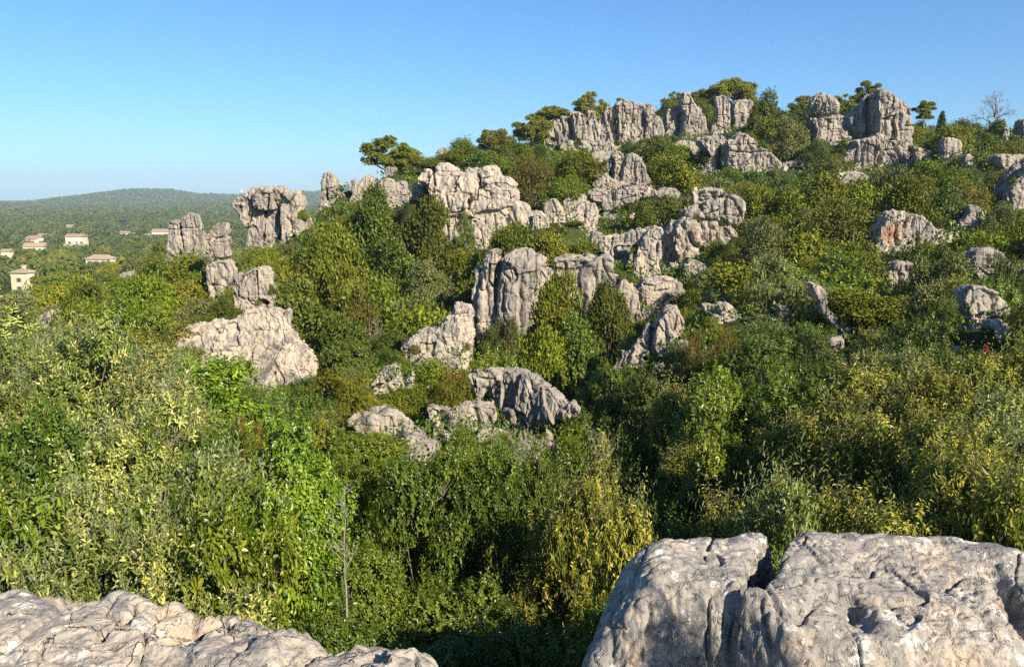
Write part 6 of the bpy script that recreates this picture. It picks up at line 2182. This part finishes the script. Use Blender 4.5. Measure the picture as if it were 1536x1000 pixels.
house(17, 44, 403, 440, 250, M_wall[0], M_tile2, 'tall narrow tower-like house with a chimney at the lower left of the plain', [(0, 1, 0, .9, .93, 'hip', .1), (.42, .56, .4, .55, 1.08, 'flat', 0)], -.15)
house(180, 202, 347, 355, 610, M_wall[3], M_tile, 'low pale house among trees right of the cream one', [(0, .55, 0, .4, 1, 'gable', .3), (.6, 1, .1, .4, .7, 'gable', .3)], 0)
house(218, 250, 344, 359, 560, M_wall[1], M_tile, 'pinkish house with a tiled roof close to the left of the twin fingers', [(.3, 1, .1, .6, 1, 'gable', .25), (0, .42, 0, .4, .55, 'gable', .2)], .1)
house(100, 108, 337, 344, 740, M_wall[3], M_tile, 'tiny white house deep in the woods', [(0, 1, 0, .8, 1, 'gable', .25)], 0)
house(181, 187, 337, 341, 800, M_wall[3], M_tile, 'tiny white house in the woods above the low pale one', [(0, 1, 0, .8, 1, 'gable', .3)], .2)
house(7, 14, 441, 452, 224, M_wall[3], M_tile2, 'little white hut below the tower-like house', [(0, 1, 0, 1.0, 1, 'gable', .15)], .1, cat='hut')
house(361, 364, 284, 287, 2380, M_wall[0], M_tile, 'white building on the wooded ridge behind the anvil-shaped outcrop', [(0, 1, 0, .6, 1, 'flat', 0)], 0)
vrg = np.random.default_rng(8)
VX = [104, 108, 112, 115, 118, 121, 124, 127, 130, 133, 136, 139, 143]
for k, x in enumerate(VX):
    D = 3990 + vrg.uniform(0, 120)
    X = (x - 768) / F * D * 1.0
    z = float(far_z(np.array([X]), np.array([D]))[0])
    t = thing('house', (X, D, z), 'tiny white house of the hilltop village on the horizon', 'house', 'houses of the hilltop village on the horizon')
    w, h = vrg.uniform(6, 12), vrg.uniform(5, 9)
    obj('wall', poly_mesh('wall', *boxm(-w / 2, w / 2, 0, 10, -8, h), M_wall[3]), t)
    obj('roof', poly_mesh('roof', *roofm(-w / 2, w / 2, 0, 10, h, 2.2), M_tile), t)


def make_far_tree(seed, n, kind):
    rg = np.random.default_rng(seed)
    C, S = lobes(rg, 18, 1.0, 1.5, .3, (.24, .42))
    p, d = crown_points(rg, C, S, n, zmin=.15, depth=.3)
    m = len(p)
    L = rg.uniform(.12, .22, m)
    v, q = leaves(p, unit(d + rg.normal(0, .7, (m, 3)) + np.array([0, 0, .3])), d + rg.normal(0, .4, (m, 3)) + np.array([0, 0, .4]), L, L * .7, rg)
    return leaf_mesh('crown', v, q, np.clip(.5 + .25 * rg.normal(size=m), 0, 1), 4, LM[kind]), tubes('trunk', [(np.array([[0, 0, -.3], [0, 0, .9]]), np.array([.07, .04]))], M_wood, 5)


FARP = {k: [make_far_tree(700 + i + 9 * j, 2600, k) for i in range(3)] for j, k in enumerate(('oak', 'mid', 'grey', 'yell', 'pine'))}
HN = [(36, 64, 'the yellow house'), (96, 128, 'the cream two-block house'), (3, 18, 'the small pink house'), (128, 163, 'the brown-roofed low house'), (17, 44, 'the tower-like house'), (180, 202, 'the low pale house'), (218, 250, 'the pinkish house beside the twin fingers')]


def hides_house(X, Y, z, r, h):
    us, vs = proj(np.array([[X - r, Y, z], [X + r, Y, z + h]]))
    for a, b, t, bt, D in HOUSE_PX:
        if Y < D + 2 and us[1] > a and us[0] < b and vs[1] < bt - (bt - t) * .42 and vs[0] > t: return True
        if abs(Y - D) < 14 and us[1] > a - 2 and us[0] < b + 2: return True
    return False


wrg = np.random.default_rng(55)
n_tree, forest = 0, []
cands = []
for Ymin, Ymax, n in ((118, 420, 1900), (420, 900, 6500), (900, 1900, 24000), (1900, 3400, 26000)):
    Y = np.sqrt(wrg.uniform(Ymin ** 2, Ymax ** 2, n))
    px = wrg.uniform(-60, 640 if Ymin > 800 else 560, n)
    X = (px - 768) / F * Y * 1.01
    cands.append(np.stack([X, Y, ground_z(X, Y)], 1))
gridf = {}
for ci, cc in enumerate(cands):
    for X, Y, z in cc:
        r = wrg.uniform(2.4, 4.6) if ci < 2 else wrg.uniform(3.0, 5.0)
        h = r * wrg.uniform(1.35, 2.0)
        u, v = proj(np.array([X, Y, z + h]))
        if ci < 1:
            lim = np.interp(u, SKYX, SKYY)
            if u > 340: lim = max(lim, 330)
            while v < np.interp(Y, [118, 250], [lim, 330]) and h > 2:
                h *= .85
                r *= .93
                u, v = proj(np.array([X, Y, z + h]))
        if hides_house(X, Y, z, r, h): continue
        if ci < 2:
            g = (int(X // 8), int(Y // 8))
            if any(math.hypot(a - X, b - Y) < (c + r) * .62 for i in (-1, 0, 1) for j in (-1, 0, 1) for (a, b, c) in gridf.get((g[0] + i, g[1] + j), ())): continue
            gridf.setdefault(g, []).append((X, Y, r))
        if ci < 2 and Y < 620 and n_tree < 290 and v > 300 and -10 < u < 480:
            n_tree += 1
            nn = wrg.random()
            k = 'oak' if nn < .34 else 'mid' if nn < .56 else 'grey' if nn < .72 else 'yell' if nn < .86 else 'pine'
            hb = min(HN, key=lambda q: abs((q[0] + q[1]) / 2 - u))
            rel = 'near' if abs((hb[0] + hb[1]) / 2 - u) < 40 else 'well right of'
            cn = {'oak': 'dark green', 'mid': 'bright green', 'grey': 'grey-green', 'yell': 'yellow-green', 'pine': 'round-topped dark'}[k]
            lab = cn + ' tree on the plain ' + rel + ' ' + hb[2]
            put('far_' + k, FARP[k], int(wrg.integers(3)), X, Y, z - .3, r, h, lab, 'woodland tree', cn + ' trees on the plain ' + rel + ' ' + hb[2], name='woodland_tree', parts=('crown', 'trunk'), ph=1.75)
        else:
            forest.append((X, Y, z, r, h, ci))
print('FAR trees', n_tree, 'forest', len(forest))


def build_forest():
    rg = np.random.default_rng(4)
    f = np.array([a[:5] for a in forest])
    ci = np.array([a[5] for a in forest])
    V, T = [], []
    for c, n in ((0, 160), (1, 110), (2, 26), (3, 12)):
        g = f[ci == c]
        if not len(g): continue
        m = len(g)
        d = unit(rg.normal(size=(m, n, 3)))
        d[..., 2] = np.abs(d[..., 2]) * 1.1 - .15
        lump = 1 + .22 * np.sin(d[..., 0] * 5 + rg.uniform(0, 6, (m, 1))) * np.sin(d[..., 1] * 5 + rg.uniform(0, 6, (m, 1)))
        p = g[:, None, :3] + d * lump[..., None] * (g[:, 3, None, None] * np.array([1, 1, 0]) + g[:, 4, None, None] * np.array([0, 0, .5])) * rg.uniform(.8, 1.05, (m, n, 1))
        p[..., 2] += g[:, 4, None] * .5
        L = g[:, 3, None] * {0: .28, 1: .34, 2: .62, 3: .85}[c] * rg.uniform(.7, 1.3, (m, n))
        P_, D_, L_ = p.reshape(-1, 3), d.reshape(-1, 3), L.ravel()
        v, q = leaves(P_ - D_ * 0, unit(np.cross(D_, rg.normal(size=D_.shape)) + np.array([0, 0, .25])), D_ + rg.normal(0, .35, D_.shape), L_, L_ * .8, rg, fold=.15)
        V.append(v)
        tone = np.clip(.45 + .28 * rg.normal(size=m), 0, 1)
        T.append(np.clip(np.repeat(tone, n) + .12 * rg.normal(size=m * n), 0, 1))
    v = np.concatenate(V)
    q = np.arange(len(v)).reshape(-1, 4)
    o = obj('forest', leaf_mesh('forest', v, q, np.concatenate(T), 4, LM['far']))
    tag(o, 'distant woods covering the plain and the low hills', 'forest', kind='stuff')


build_forest()

# haze: one even box of air round everything
hz = bpy.data.materials.new('haze')
hz.use_nodes = True
hn = hz.node_tree
hn.nodes.remove(hn.nodes['Principled BSDF'])
vol = hn.nodes.new('ShaderNodeVolumePrincipled')
vol.inputs['Color'].default_value = (.60, .80, 1.0, 1)
vol.inputs['Density'].default_value = 0.0002
vol.inputs['Anisotropy'].default_value = 0.0
hn.links.new(vol.outputs[0], hn.nodes['Material Output'].inputs['Volume'])
o = obj('haze', poly_mesh('haze', *boxm(-4600, 4600, -4600, 4600, -60, 120), hz))
tag(o, 'thin bluish air over the far plain', 'haze', kind='stuff')
